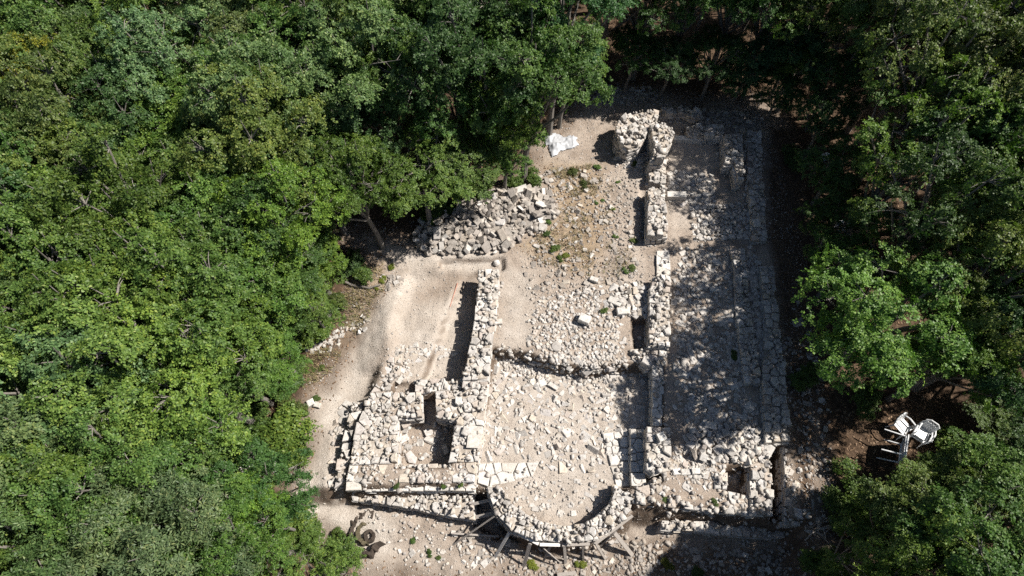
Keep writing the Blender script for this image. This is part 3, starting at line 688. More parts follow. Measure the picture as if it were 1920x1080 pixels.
GR = [((1030, 320), (1110, 310), (1120, 345), (1060, 350), 900), ((1000, 400), (1110, 380), (1110, 520), (1005, 490), 1500), ((1060, 335), (1130, 330), (1120, 380), (1070, 370), 700),
      ((650, 500), (720, 490), (725, 545), (640, 580), 900), ((560, 660), (640, 620), (620, 690), (560, 720), 900), ((1150, 330), (1110, 400), (1190, 480), (1130, 560), 700),
      ((640, 545), (700, 540), (690, 590), (640, 640), 700)]
px = np.concatenate([scatter_px(q[:4], q[4], g) for q in GR]); w = np.array([P(x, y, 0)[:2] for x, y in px])
w = w + 0.25 * np.stack([fbm(w[:, 0] * 3, w[:, 1] * 3, 1), fbm(w[:, 0] * 3, w[:, 1] * 3, 4)], -1)
keep = vnoise(w[:, 0] * 2.2, w[:, 1] * 2.2, 3) > .42; w = w[keep]
n = len(w); hgt = g.uniform(.08, .24, n); az = g.uniform(0, 6.28, n); ln = g.uniform(.02, .14, n)
base = np.column_stack([w, gz(w[:, 0], w[:, 1])]); sd = np.stack([-np.sin(az), np.cos(az), 0 * az], -1) * .011
tip = base + np.stack([np.cos(az) * ln, np.sin(az) * ln, hgt], -1)
V = np.stack([base - sd, base + sd, tip], 1)
o = link('dry_grass', fastmesh('dry_grass', V.reshape(-1, 3), np.arange(n * 3).reshape(n, 3)), M['straw']); o['kind'] = 'stuff'
tag(o, 'straw coloured grass and thin weeds on the open ground', 'grass')

# ------------------------------------------------------------------ foliage
def leaves(cent, nrm, g, per=6, L=.1, asp=.55):
    n = len(cent); c = np.repeat(cent, per, 0); nr = np.repeat(nrm, per, 0)
    r = g.normal(0, 1, (n, 3)); t1 = np.cross(nrm, r); t1 /= np.linalg.norm(t1, axis=1, keepdims=True) + 1e-9; t2 = np.cross(nrm, t1)
    ph = (np.tile(np.arange(per) * 2 * np.pi / per, n) + g.normal(0, .3, n * per))[:, None]
    d = np.cos(ph) * np.repeat(t1, per, 0) + np.sin(ph) * np.repeat(t2, per, 0) + nr * g.normal(.05, .35, (n * per, 1))
    d /= np.linalg.norm(d, axis=1, keepdims=True)
    s = np.cross(nr + g.normal(0, .3, nr.shape), d); s /= np.linalg.norm(s, axis=1, keepdims=True) + 1e-9
    l = L * g.uniform(.75, 1.3, (n * per, 1)); w = l * asp * .5
    b = c + d * l * .12
    up = np.cross(d, s) * l * .08
    V = np.stack([b, b + d * l * .6 + s * w + up, b + d * l, b + d * l * .6 - s * w + up], 1)
    return V.reshape(-1, 3), np.arange(n * per * 4).reshape(-1, 4)
def unit(g, n, zmin=-1.):
    d = g.normal(0, 1, (n * 4 + 12, 3)); d /= np.linalg.norm(d, axis=1, keepdims=True); d = d[d[:, 2] > zmin][:n]; return d
def make_tree(seed, nl=17, Rc=2.2, Hc=1.9, zc=5.2, L=.079, asp=.58, sprays=25, ros=15, per=6, sprad=.27, bare=0):
    g = np.random.default_rng(seed); R = random.Random(seed)
    lobes = []
    d = unit(g, 60, -.35)
    for q in d:
        f = R.uniform(.58, 1.05); c = np.array([q[0] * Rc * f, q[1] * Rc * f, zc + q[2] * Hc * f * (1 if q[2] > 0 else .8)])
        if all(np.linalg.norm(c - b[0]) > .8 for b in lobes): lobes.append((c, R.uniform(.55, .95)))
        if len(lobes) >= nl: break
    cen = []; nor = []; mb = MB(); fork = R.uniform(2.0, 2.8)
    bend = [R.uniform(-.25, .25), R.uniform(-.25, .25)]
    mb.tube([(0, 0, -.4), (bend[0] * .3, bend[1] * .3, fork * .5), (bend[0], bend[1], fork), (bend[0] * 1.3, bend[1] * 1.3, zc), (bend[0], bend[1], zc + Hc * .6)], [.19, .14, .12, .075, .02], 8)
    for c, r in lobes:
        st = Vector((bend[0], bend[1], R.uniform(fork * .9, fork + 1.3))); en = Vector(c)
        mid = (st + en) / 2 + Vector((R.uniform(-.2, .2), R.uniform(-.2, .2), R.uniform(-.05, .35)))
        mb.tube([st, mid, en, en + (en - mid) * .35], [.07, .05, .028, .01], 5)
        dd = unit(g, sprays, -.25); k = len(dd)
        p = c + dd * r * np.array([1, 1, .72]) * g.uniform(.62, 1.08, (k, 1))
        n_ = dd * .55 + np.array([0, 0, .65]) + g.normal(0, .3, (k, 3)); n_ /= np.linalg.norm(n_, axis=1, keepdims=True)
        for i in range(0, k, 4): mb.tube([en, (en + Vector(p[i])) / 2 + Vector((0, 0, .08)), Vector(p[i])], [.02, .013, .006], 4)
        kk = g.uniform(.5, 1, k)
        rr = np.repeat(p, ros, 0); nn = np.repeat(n_, ros, 0)
        off = g.normal(0, 1, rr.shape); off -= nn * (off * nn).sum(1, keepdims=True) * .75
        off *= sprad * g.uniform(.3, 1, (len(rr), 1)) * .62
        cen.append(rr + off); nn = nn + off * .8 + g.normal(0, .22, nn.shape); nor.append(nn / np.linalg.norm(nn, axis=1, keepdims=True))
    for _ in range(bare):
        q = unit(g, 1, .1)[0]; st = Vector((bend[0], bend[1], zc)); en = Vector((q[0] * Rc * 1.08, q[1] * Rc * 1.08, zc + q[2] * Hc * 1.12)); mid = (st + en) / 2 + Vector((R.uniform(-.3, .3), R.uniform(-.3, .3), .2))
        mb.tube([st, mid, en], [.03, .02, .006], 5)
        for _k in range(5):
            a = mid.lerp(en, R.uniform(.2, .9)); mb.tube([a, a + Vector((R.uniform(-.5, .5), R.uniform(-.5, .5), R.uniform(-.1, .5)))], [.012, .004], 4)
    V, Q = leaves(np.concatenate(cen), np.concatenate(nor), g, per, L, asp)
    cm = fastmesh('crown', V, Q); cm.materials.append(M['leaf']); tm = mb.mesh('trunk'); tm.materials.append(M['bark'])
    return cm, tm
OAKS = [make_tree(201 + i, nl=16 + i % 4, Rc=2.15 + .1 * (i % 3), Hc=1.75 + .15 * (i % 3), bare=(2 if i in (2, 4) else 0)) for i in range(6)]
SPARSE = [make_tree(251 + i, nl=11, sprays=14, ros=13, sprad=.28) for i in range(3)]
ASHES = [make_tree(301 + i, nl=18, L=.115, asp=.3, per=7, sprad=.32) for i in range(2)]
def make_bush(seed, R0=.5, n=5, L=.08):
    g = np.random.default_rng(seed); R = random.Random(seed); cen = []; nor = []; mb = MB()
    for i in range(n):
        c = np.array([R.uniform(-1, 1) * R0, R.uniform(-1, 1) * R0, R0 * R.uniform(.45, 1.2)]); mb.tube([(0, 0, -.1), tuple(c * .6), tuple(c)], [.02, .014, .006], 4)
        k = 34; dd = unit(g, k, -.4); k = len(dd); p = c + dd * R0 * .62 * np.array([1, 1, .8]) * g.uniform(.5, 1.1, (k, 1)); n_ = dd * .6 + np.array([0, 0, .6])
        rr = np.repeat(p, 5, 0) + g.normal(0, .1 * R0, (k * 5, 3)); nn = np.repeat(n_, 5, 0) + g.normal(0, .3, (k * 5, 3)); cen.append(rr); nor.append(nn / np.linalg.norm(nn, axis=1, keepdims=True))
    V, Q = leaves(np.concatenate(cen), np.concatenate(nor), g, 5, L, .55)
    cm = fastmesh('foliage', V, Q); cm.materials.append(M['leaf']); tm = mb.mesh('stems'); tm.materials.append(M['bark'])
    return cm, tm
BUSH = [make_bush(401 + i) for i in range(3)]
HUE = {'mid': (.075, .140, .032), 'bright': (.102, .180, .034), 'dark': (.048, .100, .029), 'olive': (.090, .132, .036), 'yellow': (.140, .178, .024), 'pale': (.105, .165, .062), 'blue': (.054, .115, .042)}
HW = {'mid': 'green', 'bright': 'bright green', 'dark': 'dark green', 'olive': 'olive green', 'yellow': 'yellowish green', 'pale': 'pale grey-green', 'blue': 'deep green'}
# crown centre in the photograph, height of the crown's centre, width of the crown (m), hue
T = '''40 40 5.5 4.6 mid|150 30 5.5 4.4 olive|255 15 5.2 4 yellow|330 55 5.6 4.6 bright|110 110 5.4 4.4 mid|215 95 5.2 4.4 olive|440 40 5.8 4.8 pale|545 35 5.4 4.6 bright|640 60 6 5 olive|745 40 5.6 4.6 mid|840 35 6 5 dark|940 50 6.2 5 dark|1045 35 6.2 5 blue
30 190 5.4 4.6 olive|110 200 5 4 yellow|190 150 5.2 4.4 mid|270 190 5.4 4.6 mid|360 150 5.4 4.6 pale|440 130 5.6 4.8 olive|560 130 5.6 5 mid|690 120 6 5 pale|770 150 5.4 4.2 mid|880 130 6 5 blue|985 135 6 4.8 mid|1060 112 3.9 3.6 bright
50 280 5.2 4.6 mid|145 275 5.2 4.6 olive|235 255 5.2 4.6 dark|330 235 5.4 4.8 bright|420 230 5.4 4.4 mid|505 235 5.6 4.8 pale|610 215 4.4 4.2 dark|958 200 4.5 3.6 bright|865 195 4.6 4.2 mid|700 195 4.6 4.2 dark
30 370 5.2 4.6 mid|120 350 5 4.4 olive|215 345 5.2 4.6 mid|310 330 5.2 4.8 mid|410 315 5.2 4.6 dark|500 320 5.2 4.4 olive|785 318 3.7 4.0 bright|870 300 3.5 3.8 mid|945 278 2.9 3.0 bright|590 310 4.4 4.0 dark
70 455 5.2 4.6 dark|165 430 5 4.4 bright|270 430 5.2 4.8 mid|375 410 5.2 4.8 mid|470 400 5 4.4 dark|540 420 4.8 4.0 bright|672 335 4.5 3.4 mid
25 540 5 4.4 bright|120 545 5.2 4.6 mid|225 530 5.2 4.8 dark|330 515 5.2 4.8 mid|430 490 5 4.6 bright|570 468 2.9 3.0 bright|505 500 3.8 3.8 mid
60 630 5 4.4 olive|165 625 5.2 4.8 mid|280 610 5.2 4.8 bright|390 590 5 4.6 mid|480 590 3.6 3.8 bright|572 560 2.3 2.6 mid
30 735 5.2 4.6 mid|130 730 5.2 4.8 pale|240 715 5.2 4.8 bright|345 700 5 4.6 bright|430 690 3.2 3.6 mid|510 650 2.6 2.8 bright
55 850 5.2 4.8 pale|165 820 5.2 4.6 mid|270 800 5 4.4 bright|360 790 4.4 3.6 mid|30 940 5 4.4 mid|150 910 4.8 4 bright|265 905 4.6 3.8 mid|370 890 3.8 3.4 bright|480 920 3.4 3.2 dark
80 1040 5.4 4.4 ash|210 1010 4.6 4 ash|330 1000 4.6 4 ash|430 1010 4 3.4 mid|500 975 2.4 1.9 bright|590 1088 2.2 2.6 mid
1150 -40 5.2 4.2 mid|1225 -15 4.7 4.2 dark|1305 -20 4.6 4.0 mid|1385 -12 4.7 4.2 dark|1470 -10 4.8 4.4 mid|1560 0 5 4.4 olive|1650 40 5.2 4.6 mid|1740 30 6.2 5 olive|1815 60 5.6 4.8 mid|1890 40 6.4 4.8 olive|1165 -130 6.4 4.6 dark|1260 -120 6.6 4.8 mid|1360 -115 6.6 4.8 mid|1450 -110 6.4 4.8 olive|1550 -90 6 4.6 mid
1185 100 2.4 2.8 dark|1255 118 2.2 2.6 blue|1345 105 2.6 3.0 dark|1425 112 2.4 2.8 blue|1500 128 2.6 3.0 mid|1570 150 3.0 3.2 dark|1465 172 1.9 2.2 dark|1395 140 2.1 2.6 dark|1490 92 3.0 3.0 blue|1555 222 2.6 2.6 dark|1572 318 2.3 2.8 mid|1580 415 2.2 2.8 dark|1590 500 2.4 2.8 mid
1725 112 5.0 4.4 bright|1775 130 6.2 4.8 olive|1840 175 5.0 4.4 mid|1905 160 6.2 4.8 olive
1685 245 4.2 4.6 mid|1750 265 5.6 4.8 bright|1840 280 5.2 4.6 dark|1915 290 5.8 4.4 mid
1690 350 4.2 4.6 mid|1765 380 5.8 4.6 dark|1850 400 4.8 4.4 olive|1915 420 5.8 4.4 mid|1690 462 3.7 4.2 dark
1795 500 4.6 4.4 mid|1880 530 5.6 4.6 olive|1672 612 4.6 5.2 bright|1790 680 3.8 3.2 bright|1880 640 4.5 4.2 dark
1952 640 3.0 3.8 mid|1890 780 1.5 2.8 mid|1945 905 2.6 3.4 dark|1850 905 2.2 3.0 mid|1748 915 1.5 2.2 bright|1890 980 4.0 4.2 mid|1790 995 3.6 3.8 olive|1715 1000 3.1 3.0 mid|1610 1050 2.4 2.2 bright|1720 1075 4.2 3.6 bright|1860 1080 4.8 4.2 mid'''
TREES = []
for row in T.split('\n'):
    for q in row.split('|'):
        a = q.split(); TREES.append((float(a[0]), float(a[1]), float(a[2]), float(a[3]), a[4], True))
# the wood goes on outside the frame
R = random.Random(8)
for _ in range(4000):
    x, y = R.uniform(-36, 36), R.uniform(-14, 42); z = 5.3
    px, py = PX(x, y, z)
    if -60 < px < 1980 and -40 < py < 1110: continue
    if inside(CLEARW, x, y) > -2.2: continue
    if -12 < x < 13 and -3 < y < 2: continue
    if -7 < x < 6 and y < 2: continue
    if 0 < y < 6.5 and 0 < x < 20: continue
    if all((x - P(t[0], t[1], t[2])[0]) ** 2 + (y - P(t[0], t[1], t[2])[1]) ** 2 > 3.3 ** 2 for t in TREES): TREES.append((px, py, z, 4.8, R.choice(['mid', 'olive', 'dark', 'bright']), False))
LAND = {'the white plastic sheet': (1045, 270), 'the stone heap': (900, 400), 'the tumbled white furniture': (1680, 815), 'the charred stump': (680, 990), 'the white block by the path': (531, 867),
        'the rounded drum of masonry': (1175, 245), 'the deep slot trench': (1460, 900), 'the far chamber': (1310, 300), 'the shaded path mouth': (640, 430), 'the pale fallen log in the bushes': (355, 832),
        'the top edge above the far apse': (1280, 0), 'the upper left corner': (0, 0), 'the lower left corner': (0, 1080), 'the upper right corner': (1920, 0), 'the lower right corner': (1920, 1080), 'the middle of the left edge': (0, 540), 'the middle of the right edge': (1920, 540)}
ORD = ['closest', 'second closest', 'third closest', 'fourth closest', 'fifth closest', 'sixth closest', 'seventh closest', 'eighth closest', 'ninth closest', 'tenth closest', 'eleventh closest', 'twelfth closest', 'thirteenth closest', 'fourteenth closest', 'fifteenth closest', 'sixteenth closest', 'seventeenth closest', 'eighteenth closest', 'nineteenth closest', 'twentieth closest']
inview = [t for t in TREES if t[5]]
SPECIAL = {(672, 335): 'slender green tree with a bare leaning trunk standing alone beside the path', (1672, 612): 'broad bright green tree overhanging the outer wall above the white furniture',
           (1060, 112): 'bright green tree rising just behind the white plastic sheet', (110, 200): 'small yellowish tree in the far canopy', (480, 920): 'low dark green tree beside the white ashlar block'}
rank = {}
for ln_, (lx, ly) in LAND.items():
    for i, t in enumerate(sorted([q for q in inview if (q[0], q[1]) not in SPECIAL], key=lambda t: math.hypot(t[0] - lx, t[1] - ly))): 
        if i < len(rank.get((t[0], t[1]), (0, [0] * 99))[1]): rank[(t[0], t[1])] = (ln_, [0] * i)
R = random.Random(21)
for i, (px, py, zc, wd, hue, vis) in enumerate(TREES):
    x, y, _ = P(px, py, zc); z0 = g1(x, y); zc += R.uniform(-.7, .7) if px < 560 else 0
    cm, tm = ASHES[i % 2] if hue == 'ash' else SPARSE[i % 3] if (1600 < px < 1800 and 60 < py < 520) else OAKS[R.randrange(6)]
    hue = 'pale' if hue == 'ash' else hue
    if (px, py) in SPECIAL: lab = SPECIAL[(px, py)]
    elif vis:
        l_, k_ = rank[(px, py)]; lab = '%s %s tree %s to %s' % ('broad' if wd > 4.5 else 'small' if wd < 3.7 else 'leafy', HW[hue], ORD[min(len(k_), 19)], l_)
    else: lab = 'oak tree of the surrounding wood beyond the edge of the photo'
    e = empty('oak_tree', (x, y, z0), lab, 'tree', 'trees of the wood around the clearing')
    sx = wd / 5.2 * R.uniform(.95, 1.1); sz = (zc - z0) / 5.2
    e.rotation_euler = (0, 0, R.uniform(0, 6.28))
    for nm, me in (('trunk', tm), ('crown', cm)):
        o = bpy.data.objects.new(nm, me); C.objects.link(o); o.parent = e; o.scale = (sx, sx, sz)
        h = HUE[hue]; q = R.uniform(.85, 1.2) * (1.12 if px < 620 and py < 420 else 1); o.color = (h[0] * q * R.uniform(.88, 1.14), h[1] * q, h[2] * q * R.uniform(.85, 1.25), 1)

SHR = [(525, 805, 1.3, 'bright', 'low bright green bush at the edge of the path above the ashlar block'), (490, 775, 1.0, 'mid', 'loose green bush behind the bright bush on the path edge'),
       (560, 610, 1.2, 'mid', 'leafy bush behind the stone kerb of the path'), (635, 992, .38, 'bright', 'little bright green bush beside the charred stump'), (680, 510, .7, 'mid', 'low bush on the bank under the lone tree'),
       (1040, 468, .34, 'bright', 'bright green weed clump farther up the weedy nave ground'), (1022, 438, .3, 'mid', 'dull green weed clump nearest the stone heap'), (1050, 484, .26, 'bright', 'small weed clump in the weedy ground closest to the trench head'),
       (1133, 580, .25, 'bright', 'single round green weed on the nave rubble'), (810, 395, .8, 'mid', 'bush spilling over the end of the stone heap'), (1000, 335, .6, 'mid', 'low green bush between plastic sheet and stone heap'),
       (960, 350, .6, 'mid', 'green bush at the back edge of the stone heap'), (1075, 325, .4, 'olive', 'olive coloured weeds in dry grass beside the sheet'), (1095, 345, .35, 'olive', 'dark weeds on a hollow in the dry grass'),
       (1255, 1055, .35, 'yellow', 'yellowish weed in the shade below the props'), (1307, 1065, .4, 'mid', 'green weed in the shade below the mossy terrace'), (1375, 665, .3, 'mid', 'weed growing among the shaded aisle stones'),
       (570, 682, .22, 'bright', 'tiny plant at the path edge nearest the kerb stones'), (568, 668, .2, 'bright', 'tiny plant under the kerb stones'), (805, 1035, .22, 'mid', 'small weed on the bank in front of the apse'),
       (745, 910, .18, 'mid', 'weed at the foot of the front wall near its corner'), (832, 911, .16, 'bright', 'weed on the block course in the middle'), (865, 911, .16, 'bright', 'weed on the block course near the pit'), (820, 757, .16, 'bright', 'weed in the doorway of the sunken room'),
       (1245, 932, .2, 'bright', 'weed on the front wall near the apse'), (1340, 940, .22, 'mid', 'weed on the front wall in tree shade'), (455, 800, 1.1, 'mid', 'shady green bush deep behind the path edge'), (640, 575, .7, 'olive', 'sparse bush by the fallen branch'),
       (1560, 950, .8, 'mid', 'green bush reaching over the shaded stones'), (1530, 1040, .7, 'bright', 'bright bush below the dry branches'), (622, 585, 0.9, 'mid', 'green bush at the wood edge behind the kerb end'),
       (600, 625, 0.8, 'bright', 'bright bush above the middle of the kerb stones'),
       (548, 705, 0.9, 'mid', 'bush at the wood edge where the path bends down'),
       (655, 505, 0.8, 'dark', 'dark bush in the shade under the lone tree'),
       (548, 850, 0.9, 'bright', 'small bright bush just above the white ashlar block'),
       (560, 965, 0.9, 'bright', 'bright low bush where the path meets the lower bank'),
       (590, 1010, 0.9, 'mid', 'green bush below the path and left of the stump'),
       (640, 1045, 1.0, 'mid', 'leafy bush in the corner below the stump'),
       (560, 760, 0.6, 'olive', 'olive bush on the path edge beside two pale lumps'),
       (835, 380, 0.9, 'mid', 'green bush overhanging the back of the stone heap'),
       (905, 352, 0.9, 'bright', 'bright bush at the upper edge of the stone heap'),
       (1500, 700, 0.7, 'mid', 'bush in front of the broad bright tree'),
       (1560, 650, 0.9, 'bright', 'bright bush at the foot of the broad bright tree'),
       (1590, 900, 0.9, 'mid', 'green bush below the white furniture'),
       (1600, 960, 1.0, 'bright', 'bright bush among the shaded stones near the dead branch'),
       (1545, 1075, 0.9, 'bright', 'bright bush at the bottom beside the dry twigs'),
       (1780, 845, 1.1, 'bright', 'bright bush next to the furniture on its lower side'),
       (1620, 760, 0.8, 'mid', 'bush between the outer wall and the white furniture'),
       (1120, 165, 0.8, 'dark', 'dark bush behind the shaded rubble at the far end'),
       (1480, 300, 0.8, 'dark', 'dark bush beyond the far chamber wall')]
for i, (px, py, s, hue, lab) in enumerate(SHR):
    if not lab: continue
    x, y, z0 = G(px, py + 8 * s); e = empty('bush' if s > .5 else 'weed', (x, y, z0 if not (906 < py < 945 and px > 700 and px < 1400) else -.05), lab, 'bush' if s > .5 else 'weed')
    e.rotation_euler = (0, 0, R.uniform(0, 6.28)); cm, tm = BUSH[i % 3]
    for nm, me in (('stems', tm), ('foliage', cm)):
        o = bpy.data.objects.new(nm, me); C.objects.link(o); o.parent = e; wk = .78 if s < .5 else 1; o.scale = (s * 1.3 * wk, s * 1.0 * wk, s * (.6 if s < .5 else 1)); h = HUE[hue]; o.color = (h[0] * wk, h[1] * wk * .92, h[2] * wk, 1)

Rw = random.Random(77)
for i in range(26):
    px, py = Rw.choice([(Rw.uniform(1000, 1200), Rw.uniform(300, 520)), (Rw.uniform(1000, 1130), Rw.uniform(310, 500)), (Rw.uniform(660, 740), Rw.uniform(495, 560)), (Rw.uniform(560, 620), Rw.uniform(690, 780)), (Rw.uniform(760, 1180), Rw.uniform(1010, 1070))])
    x, y, z0 = G(px, py); e = empty('weed', (x, y, z0), 'tiny thin weed on the open stony ground', 'weed', 'tiny weeds on the open ground')
    cm, tm = BUSH[i % 3]; sw = Rw.uniform(.1, .2); e.rotation_euler = (0, 0, Rw.uniform(0, 6.28))
    for nm, me in (('stems', tm), ('foliage', cm)):
        o = bpy.data.objects.new(nm, me); C.objects.link(o); o.parent = e; o.scale = (sw * 1.4, sw * 1.4, sw * .8); o.color = (*HUE[Rw.choice(['olive', 'mid', 'yellow'])], 1)

# ------------------------------------------------------------------ timber, wood, plastic
def plank(label, a, b, w=.13, t=.04, m='plank', cat='plank', name='timber_plank', up=(0, 0, 1)):
    mb = MB(); A, B = Vector(a), Vector(b); mid = (A + B) / 2
    mb.bar(A - mid, B - mid, w, t, up); o = link(name, mb.mesh(name), M[m]); o.location = mid
    return tag(o, label, cat, 'timber shoring of the apse')
def prop(label, p1, z1, p2, w=.11, t=.06, m='plank'):
    a = P(p1[0], p1[1], z1); b = G(*p2); plank(label, a, (b[0], b[1], b[2] - .03), w, t, m, 'prop', 'timber_prop')
plank('whitest shoring board, along the outside of the apse', P(972, 1001, -.3), P(1010, 1020, -.3), .1, .05, 'pale')
plank('horizontal board at the lowest point of the apse curve', P(1012, 1021, -.3), P(1050, 1022, -.3), .1, .05, 'pale')
plank('shaded board beside the lowest board of the apse', P(1054, 1022, -.3), P(1106, 1020, -.3), .09, .05)
plank('long sloping board from the apse towards the front wall', P(1116, 1020, -.4), P(1186, 967, -.25), .09, .06)
plank('board lining the dark pit beside the apse', P(931, 968, -.35), P(960, 998, -.35), .05, .22)
plank('upper strut across the dark pit', P(884, 946, -.7), P(917, 938, -.5), .1, .05)
plank('lower strut across the dark pit', P(892, 970, -.8), P(928, 962, -.6), .12, .05)
prop('long thin pole slanting from the pit to the bank', (927, 968), -.3, (848, 1022), .05, .05)
prop('pale prop on the bank side of the apse', (955, 999), -.35, (927, 1046), .1, .05, 'pale')
prop('prop ending under the whitest board', (994, 1019), -.35, (982, 1062), .12, .05)
prop('thin prop beside the lowest board', (1033, 1022), -.35, (1018, 1054), .08)
prop('short upright prop below the apse', (1058, 1023), -.35, (1061, 1056), .1)
prop('narrow upright prop next to the short one', (1093, 1022), -.35, (1094, 1050), .07)
prop('leaning prop where the boards meet', (1117, 1020), -.4, (1136, 1048), .08)
prop('long double width prop towards the front wall', (1152, 999), -.35, (1188, 1042), .14, .05)
prop('thin rail under the sloping board', (1165, 985), -.4, (1120, 1030), .06)
plank('thin crossing lath below the whitest board', P(1010, 1020, -.4), P(1052, 1056, -1.3), .03, .03)
plank('board lying on the bank next to the pit', P(848, 1000, -1.3), P(935, 1006, -1.35), .06, .05)
plank('shaded beam under the front wall', P(1190, 957, -.75), P(1262, 966, -.75), .1, .08)
plank('plank lying flat in rubble below the apse', P(1045, 1078, -1.5), P(1080, 1074, -1.5), .12, .04)
def log(label, pts, r0, r1, m='dead', cat='log', name='fallen_log', twigs=0, h=.06, seed=1):
    R = random.Random(seed); w = [Vector(G(*p)) + Vector((0, 0, h)) for p in pts]; c = w[0]; mb = MB()
    w2 = [];
    for i in range(len(w) - 1):
        for t in (0, .5): w2.append(w[i].lerp(w[i + 1], t) + Vector((R.uniform(-.04, .04), R.uniform(-.04, .04), R.uniform(-.02, .03))))
    w2.append(w[-1]); n = len(w2); mb.tube([p - c for p in w2], [r0 + (r1 - r0) * i / (n - 1) for i in range(n)], 7)
    e = link(name, mb.mesh(name), M[m], None, c); tag(e, label, cat)
    if twigs:
        mb = MB()
        for _ in range(twigs):
            a = w2[R.randrange(1, n)] - c; d = Vector((R.uniform(-1, 1), R.uniform(-1, 1), R.uniform(0, .9))); l = R.uniform(.3, .8)
            b = a + d * l; mb.tube([a, a + d * l * .5 + Vector((0, 0, .05)), b], [r1 * 1.2, r1 * .8, .005], 4)
            for _k in range(2): mb.tube([a + d * l * .5, a + d * l * .5 + Vector((R.uniform(-.3, .3), R.uniform(-.3, .3), R.uniform(0, .3)))], [r1 * .6, .004], 4)
        link('twigs', mb.mesh('twigs'), M[m], e)
    return e
log('dark crooked branch lying on the bank under the lone tree', [(650, 531), (672, 540), (692, 540), (714, 535)], .06, .03, 'bark', 'branch', 'fallen_branch')
log('pale fallen log showing between the bushes', [(338, 832), (358, 833), (378, 836)], .12, .1, h=1.6)
log('thin bleached bent branch on top of the bushes', [(265, 876), (290, 868), (308, 862), (312, 846)], .05, .03, 'dead', 'branch', 'dead_branch', 2, h=2.6)
log('weathered log at the end of the kerb stones', [(560, 640), (578, 645), (592, 648)], .1, .08, 'bark')
log('bundle of bleached dry twigs at the corner of the mossy terrace', [(1508, 1012), (1520, 1000), (1540, 990)], .03, .018, 'dead', 'branch', 'dead_branch', 12, .1, 4)
log('long dead branch arching across the shaded stones', [(1555, 945), (1562, 965), (1590, 1000), (1620, 1045)], .035, .015, 'dead', 'branch', 'dead_branch', 6, .25, 5)
log('bare grey sticks standing in the bushes beside the path', [(560, 590), (548, 570), (542, 540)], .05, .015, 'dead', 'branch', 'dead_branch', 9, .6, 6)
mb = MB(); a = Vector(G(858, 532)); b = Vector(G(844, 576)); a.z += .06; b.z += .05; mb.tube([(0, 0, 0), b - a], [.022, .018], 6)
tag(link('measuring_rod', mb.mesh('measuring_rod'), M['red'], None, a), 'thin reddish rod lying on the earth beside the trench', 'rod')
# charred hollow stump
sx, sy, sz = G(686, 1000); e = empty('tree_stump', (sx, sy, sz), 'charred hollow stump with mossy wood inside, on the bank near the corner of the ruin', 'stump')
def shell(name, cx, cy_, r, h, a0, a1, m, k=26, seed=1, thick=.07):
    R = random.Random(seed); v = []; f = []
    for i in range(k + 1):
        t = a0 + (a1 - a0) * i / k; q = r * R.uniform(.96, 1.05) * (1 + .6 * float(fbm(3 * math.cos(t) + seed * 7, 3 * math.sin(t), 5, 3))); hh = h * R.uniform(.94, 1.06) * (.85 + .8 * float(fbm(4 * math.cos(t) + seed * 3, 4 * math.sin(t), 9, 3)))
        for rr, zz in ((q * 1.22, -.2), (q * 1.06, hh * .6), (q, hh), (q - thick, hh * .92), (q - thick * 1.3, -.1)): v.append((cx + rr * math.cos(t), cy_ + rr * math.sin(t) * 1.15, zz))
    for i in range(k):
        for j in range(4): f.append((i * 5 + j, (i + 1) * 5 + j, (i + 1) * 5 + j + 1, i * 5 + j + 1))
    return link(name, pymesh(name, v, f), M[m], e)
shell('outer_wood', 0, 0, .6, .24, .9, 5.9, 'stump', k=40, thick=.09); shell('inner_wood', .05, .02, .36, .2, 1.4, 5.0, 'moss', k=34, seed=2, thick=.1)
shell('core_wood', .12, -.08, .18, .17, 0, 6.28, 'stump', k=18, seed=3, thick=.08)
mb = MB()
for t in (1.3, 2.0, 2.6, 3.3, 4.0, 4.7, 5.3):
    d = Vector((math.cos(t), math.sin(t), 0)); l = random.uniform(.75, 1.15); mb.tube([d * .5 + Vector((0, 0, .2)), d * .75 + Vector((.05, .05, .1)), d * l + Vector((0, .06, -.05))], [.07, .05, .012], 7)
link('roots', mb.mesh('roots'), M['stump'], e)
# crumpled sheet of white plastic
pl = [P(*p) for p in [(1010, 250), (1030, 247), (1048, 252), (1058, 258), (1075, 254), (1084, 258), (1082, 266), (1089, 275), (1076, 279), (1060, 282), (1046, 291), (1034, 296), (1026, 286), (1028, 274), (1014, 262)]]
cx, cy_ = np.mean([p[0] for p in pl]), np.mean([p[1] for p in pl]); n = 60
gxx, gyy = np.meshgrid(np.linspace(-1.5, 1.5, n) + cx, np.linspace(-1.5, 1.5, n) + cy_); dd = sdf(pl, gxx, gyy) + .3 * fbm(gxx * 3, gyy * 3, 3)
hh = .04 + .62 * np.abs(fbm(gxx * 1.5 + 1.5 * fbm(gxx * 2, gyy * 2, 8), gyy * 1.9, 21, 3)) + .42 * np.abs(fbm(gxx * 4.3, gyy * 3.1, 25, 3)) + .05 * fbm(gxx * 13, gyy * 13, 29, 2); hh *= sstep(-.05, .3, dd)
zz = gz(gxx, gyy) + hh + .02; ii = np.arange(n * n).reshape(n, n); q = np.stack([ii[:-1, :-1], ii[:-1, 1:], ii[1:, 1:], ii[1:, :-1]], -1).reshape(-1, 4)
okq = (dd.ravel()[q] > -.02).all(1); q = q[okq]; used = np.unique(q); rm = np.zeros(n * n, int); rm[used] = np.arange(len(used))
me = fastmesh('plastic_sheet', np.stack([gxx.ravel() - cx, gyy.ravel() - cy_, zz.ravel()], -1)[used], rm[q]); o = link('plastic_sheet', me, M['sheet'], None, (cx, cy_, 0))
sm = o.modifiers.new('thickness', 'SOLIDIFY'); sm.thickness = .012
tag(o, 'crumpled translucent white plastic sheet lying on the ground beneath the trees', 'plastic sheet')
